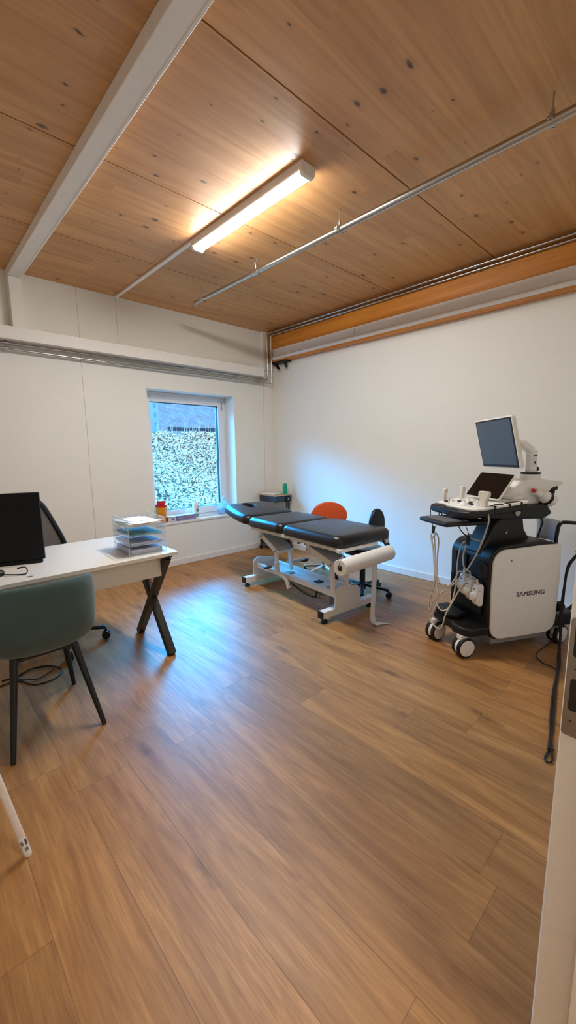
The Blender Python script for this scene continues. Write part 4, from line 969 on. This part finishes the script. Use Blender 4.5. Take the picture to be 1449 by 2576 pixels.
b = bmn(); axis_lathe(b, [(.012, .152), (.013, .155), (.013, .172), (.006, .178)], ga, gd); obj('tip', b, 'red', gel, smooth=50)
rb = thing('disinfectant_tube', 'narrow red and white tube standing on the machine behind its black column', 'tube', MO, MA)
b = bmn(); lathe(b, [(.02, .787), (.022, .792), (.022, .90)], 20, T(-.185, .545, 0)); obj('body', b, 'whitep', rb, smooth=50)
b = bmn(); lathe(b, [(.0222, .82), (.0226, .822), (.0226, .885), (.0222, .887)], 20, T(-.185, .545, 0)); obj('band', b, 'red', rb, smooth=50)

# probes: head in its holder, cable, connector on the machine's front
def probe(label, head, cable, plug):
    t = thing('ultrasound_probe', label, 'ultrasound probe', MO, MA, 'probes of the ultrasound machine')
    kind, (hx, hy, hz) = head
    bm = bmn()
    if kind == 'wide':
        X = T(hx, hy, hz, 0, 0, R(20)); o = [(-.019, 0), (.019, 0), (.021, .035), (.023, .05), (.037, .068), (.037, .092), (.03, .1), (-.03, .1), (-.037, .092), (-.037, .068), (-.023, .05), (-.021, .035)]
        prism(bm, o, -.014, .014, X @ Matrix(((1, 0, 0, 0), (0, 0, 1, 0), (0, 1, 0, 0), (0, 0, 0, 1))))
    else:
        s = .8 if kind == 'small' else 1
        X = T(hx, hy, hz, 0, 0, R(-15)); o = [(-.015*s, 0), (.015*s, 0), (.017*s, .05), (.026*s, .062), (.027*s, .082*s+.008), (.018*s, .094), (-.022*s, .094), (-.026*s, .082), (-.025*s, .07), (-.016*s, .052)]
        prism(bm, o, -.013, .013, X @ Matrix(((1, 0, 0, 0), (0, 0, 1, 0), (0, 1, 0, 0), (0, 0, 0, 1))))
    obj('head', bm, 'probe', t, bevel=.006, seg=3)
    for c in cable:
        bm = bmn(); tube(bm, c, .0052, 8, 6); obj('cable', bm, 'cream', t, smooth=60)
    px, pz = plug; bm = bmn()
    prism(bm, [(-.03, .0), (-.024, -.085), (-.004, -.105), (.022, -.105), (.03, -.08), (.03, .03), (.02, .05), (-.022, .05)], -.026, .026, T(px, .118, pz) @ Matrix.Rotation(R(0), 4, 'Z') @ Matrix(((0, 0, 1, 0), (1, 0, 0, 0), (0, 1, 0, 0), (0, 0, 0, 1))))
    cn = obj('connector', bm, 'whitep', t, bevel=.006)
    bm = bmn(); cyl(bm, (px, .098, pz-.03), (px, .07, pz-.035), .027, n=20); box(bm, (px-.006, px+.006), (.064, .072), (pz-.058, pz-.012)); obj('locking_knob', bm, 'whitep', cn, bevel=.003)
    bm = bmn(); cyl(bm, (px, .112, pz+.045), (px, .106, pz+.085), .011, .006, n=12); obj('strain_relief', bm, 'probe', cn)
    bm = bmn(); box(bm, (px-.012, px+.012), (.0885, .0905), (pz+.012, pz+.017)); box(bm, (px+.0262, px+.0268), (.11, .116), (pz+.0, pz+.006)); box(bm, (px+.0262, px+.0268), (.11, .116), (pz-.07, pz-.064)); obj('print', bm, 'ink', cn)
A = [(-.326, -.056, .84), (-.355, -.059, .797), (-.338, -.058, .733), (-.313, -.056, .671), (-.295, -.054, .575), (-.284, -.054, .511), (-.267, -.053, .44), (-.248, -.051, .378), (-.259, -.053, .306), (-.288, -.056, .235), (-.319, -.06, .188), (-.3, -.058, .151), (-.25, -.056, .133), (-.216, -.05, .137), (-.203, -.035, .17), (-.193, -.02, .255), (-.176, .03, .367), (-.146, .05, .451), (-.116, .07, .513), (-.086, .088, .553), (-.061, .098, .551)]
B = [(.022, .088, 1.045), (.03, .1, .961), (.005, .1, .878), (-.021, .1, .809), (-.057, .1, .731), (-.109, .086, .624), (-.154, .06, .539), (-.205, .03, .46), (-.231, -.029, .408), (-.266, -.053, .355), (-.31, -.058, .288), (-.325, -.06, .234), (-.342, -.06, .276), (-.316, -.058, .377), (-.292, -.055, .466), (-.309, -.056, .605), (-.329, -.057, .718), (-.345, -.058, .773), (-.312, -.054, .817)]
Cc = [(-.163, .075, .57), (-.187, .064, .563), (-.201, .052, .518), (-.21, .026, .472), (-.224, -.009, .447), (-.242, -.043, .468), (-.267, -.052, .516), (-.28, -.053, .613), (-.274, -.051, .73), (-.279, -.051, .795), (-.313, -.054, .834)]
D = [(-.123, .086, .795), (-.169, .073, .778), (-.195, .065, .716), (-.202, .061, .641), (-.198, .055, .527), (-.19, .04, .413), (-.189, .02, .339), (-.198, -.005, .288), (-.217, -.033, .272), (-.234, -.05, .286), (-.264, -.053, .322), (-.26, -.052, .383), (-.28, -.055, .55), (-.31, -.057, .75), (-.326, -.056, .83)]
E_ = [(-.135, .079, .80), (-.16, .074, .7), (-.157, .073, .636), (-.142, .076, .60), (-.122, .09, .585), (-.112, .1, .575)]
F_ = [(-.129, .085, .814), (-.1, .093, .817), (-.059, .1, .816), (-.019, .1, .815)]
probe('wide ivory probe at the near edge of the console', ('wide', (-.004, .085, 1.052)), [B, F_, E_], (-.122, .478))
probe('ivory probe at the far front corner of the console', ('mid', (-.375, .055, 1.048)), [[(-.375, .055, 1.05), (-.385, .03, .98), (-.37, -.0, .90), (-.345, -.04, .85)], Cc], (-.19, .495))
probe('smallest ivory probe at the back left of the console', ('small', (-.37, .20, 1.058)), [D, A], (-.052, .462))

# power cord from the machine across the floor
def mw(x, y, z):
    a = MA; return (MO[0]+x*math.cos(a)-y*math.sin(a), MO[1]+x*math.sin(a)+y*math.cos(a), z)
pc = thing('power_cord', 'thick black power cord hanging behind the machine and ending in a loop on the floor', 'cord', (0, 0, 0))
P = [mw(.03, .86, .70), mw(.05, .83, .69), mw(.05, .80, .665), mw(.05, .755, .60), mw(.05, .742, .42), mw(.052, .742, .22), mw(.08, .715, .09), (-.98, -3.985, .03), (-1.10, -4.015, .011), (-1.35, -4.06, .010), (-1.66, -4.125, .010), (-1.90, -4.172, .010), (-1.98, -4.188, .010)]
b = bmn(); tube(b, P, .0085, 10, 6); Q = [(p[0]+.004*math.sin(i*1.7), p[1]+.012*math.cos(i*1.3), p[2]+.004) for i, p in enumerate(P)]; tube(b, Q, .005, 8, 6)
tube(b, [(-1.97, -4.188, .01), (-2.02, -4.186, .01), (-2.058, -4.190, .01), (-2.072, -4.203, .01), (-2.058, -4.215, .010), (-2.02, -4.209, .012), (-1.97, -4.192, .014)], .0045, 8, 6)
obj('cord', b, 'rubber', pc, smooth=60)
b = bmn(); tube(b, [mw(.0, .70, .13), mw(.03, .70, .06), (-1.0, -3.86, .012), (-1.09, -3.92, .006), (-1.11, -3.985, .008), (-1.15, -4.02, .012)], .0035, 8, 6); obj('thin_cord', b, 'rubber', pc, smooth=60)

# ================================================================== LIGHT
w = bpy.data.worlds.new('winter_sky'); S.world = w; w.use_nodes = True; nt = w.node_tree; nt.nodes.clear()
out = nt.nodes.new('ShaderNodeOutputWorld'); bgn = nt.nodes.new('ShaderNodeBackground'); tc = nt.nodes.new('ShaderNodeTexCoord')
se = nt.nodes.new('ShaderNodeSeparateXYZ'); nt.links.new(tc.outputs['Generated'], se.inputs[0])
def wmap(sock, a, b):
    m = nt.nodes.new('ShaderNodeMapRange'); m.interpolation_type = 'SMOOTHSTEP'; m.inputs[1].default_value = a; m.inputs[2].default_value = b
    nt.links.new(sock, m.inputs[0]); return m.outputs[0]
# overcast winter sky plus an added blue glow band that lights the right wall
mu = nt.nodes.new('ShaderNodeMath'); mu.operation = 'MULTIPLY'; nt.links.new(wmap(se.outputs[1], .25, .85), mu.inputs[0]); m2_ = nt.nodes.new('ShaderNodeMath'); m2_.operation = 'MULTIPLY'
nt.links.new(wmap(se.outputs[2], .60, .44), m2_.inputs[0]); nt.links.new(wmap(se.outputs[2], .20, .38), m2_.inputs[1]); nt.links.new(m2_.outputs[0], mu.inputs[1])
mx_ = nt.nodes.new('ShaderNodeMix'); mx_.data_type = 'RGBA'; mx_.clamp_factor = False; nt.links.new(mu.outputs[0], mx_.inputs[0])
mx_.inputs[6].default_value = SKY_BASE+(1,); mx_.inputs[7].default_value = SKY_GLOW+(1,)
nt.links.new(mx_.outputs[2], bgn.inputs[0]); bgn.inputs[1].default_value = 1.0; nt.links.new(bgn.outputs[0], out.inputs[0])
pl_ = bpy.data.lights.new('window_portal', 'AREA'); pl_.shape = 'RECTANGLE'; pl_.size = WX1-WX0; pl_.size_y = WZ1-WZ0; pl_.cycles.is_portal = True
po_ = bpy.data.objects.new('window_portal', pl_); COL.objects.link(po_); po_.location = ((WX0+WX1)/2, .34, (WZ0+WZ1)/2); po_.rotation_euler = (R(-90), 0, 0)
# assumed hallway lamp, unseen, added as fill light from behind the camera
hl = thing('ceiling_lamp', 'unseen round fill lamp added in the hallway outside the doorway', 'lamp', (-3.4, -5.5, H))
b = bmn(); lathe(b, [(.19, 0), (.19, -.03), (.17, -.05), (.0, -.055)], 32); obj('diffuser', b, mat_emit('hall_fill_diffuser', (1., .95, .88), HALL_FILL), hl)

# ================================================================== CAMERA
ya, pi_, ro, F = .7557, .1512, .0110, 1025.
f = Vector((math.sin(ya)*math.cos(pi_), math.cos(ya)*math.cos(pi_), -math.sin(pi_))); r = Vector((math.cos(ya), -math.sin(ya), 0)); d = f.cross(r)
r2 = r*math.cos(ro)+d*math.sin(ro); d2 = -r*math.sin(ro)+d*math.cos(ro)
cd = bpy.data.cameras.new('camera'); cam = bpy.data.objects.new('camera', cd); COL.objects.link(cam)
cd.sensor_fit = 'HORIZONTAL'; cd.sensor_width = 36; cd.lens = 36*F/1449; cd.clip_start = .02; cd.clip_end = 200
u = -d2; n = -f
cam.matrix_world = Matrix(((r2.x, u.x, n.x, -4.063), (r2.y, u.y, n.y, -4.611), (r2.z, u.z, n.z, 1.43), (0, 0, 0, 1)))
S.camera = cam
S.view_settings.view_transform = 'Standard'; S.view_settings.look = 'None'; S.view_settings.exposure = EXPOSURE; S.view_settings.gamma = 1
S.view_settings.use_curve_mapping = False
cy = S.cycles
cy.max_bounces = 10; cy.diffuse_bounces = 5; cy.glossy_bounces = 4; cy.transparent_max_bounces = 24; cy.transmission_bounces = 6
cy.caustics_reflective = False; cy.caustics_refractive = False; cy.sample_clamp_indirect = 8; cy.use_denoising = True
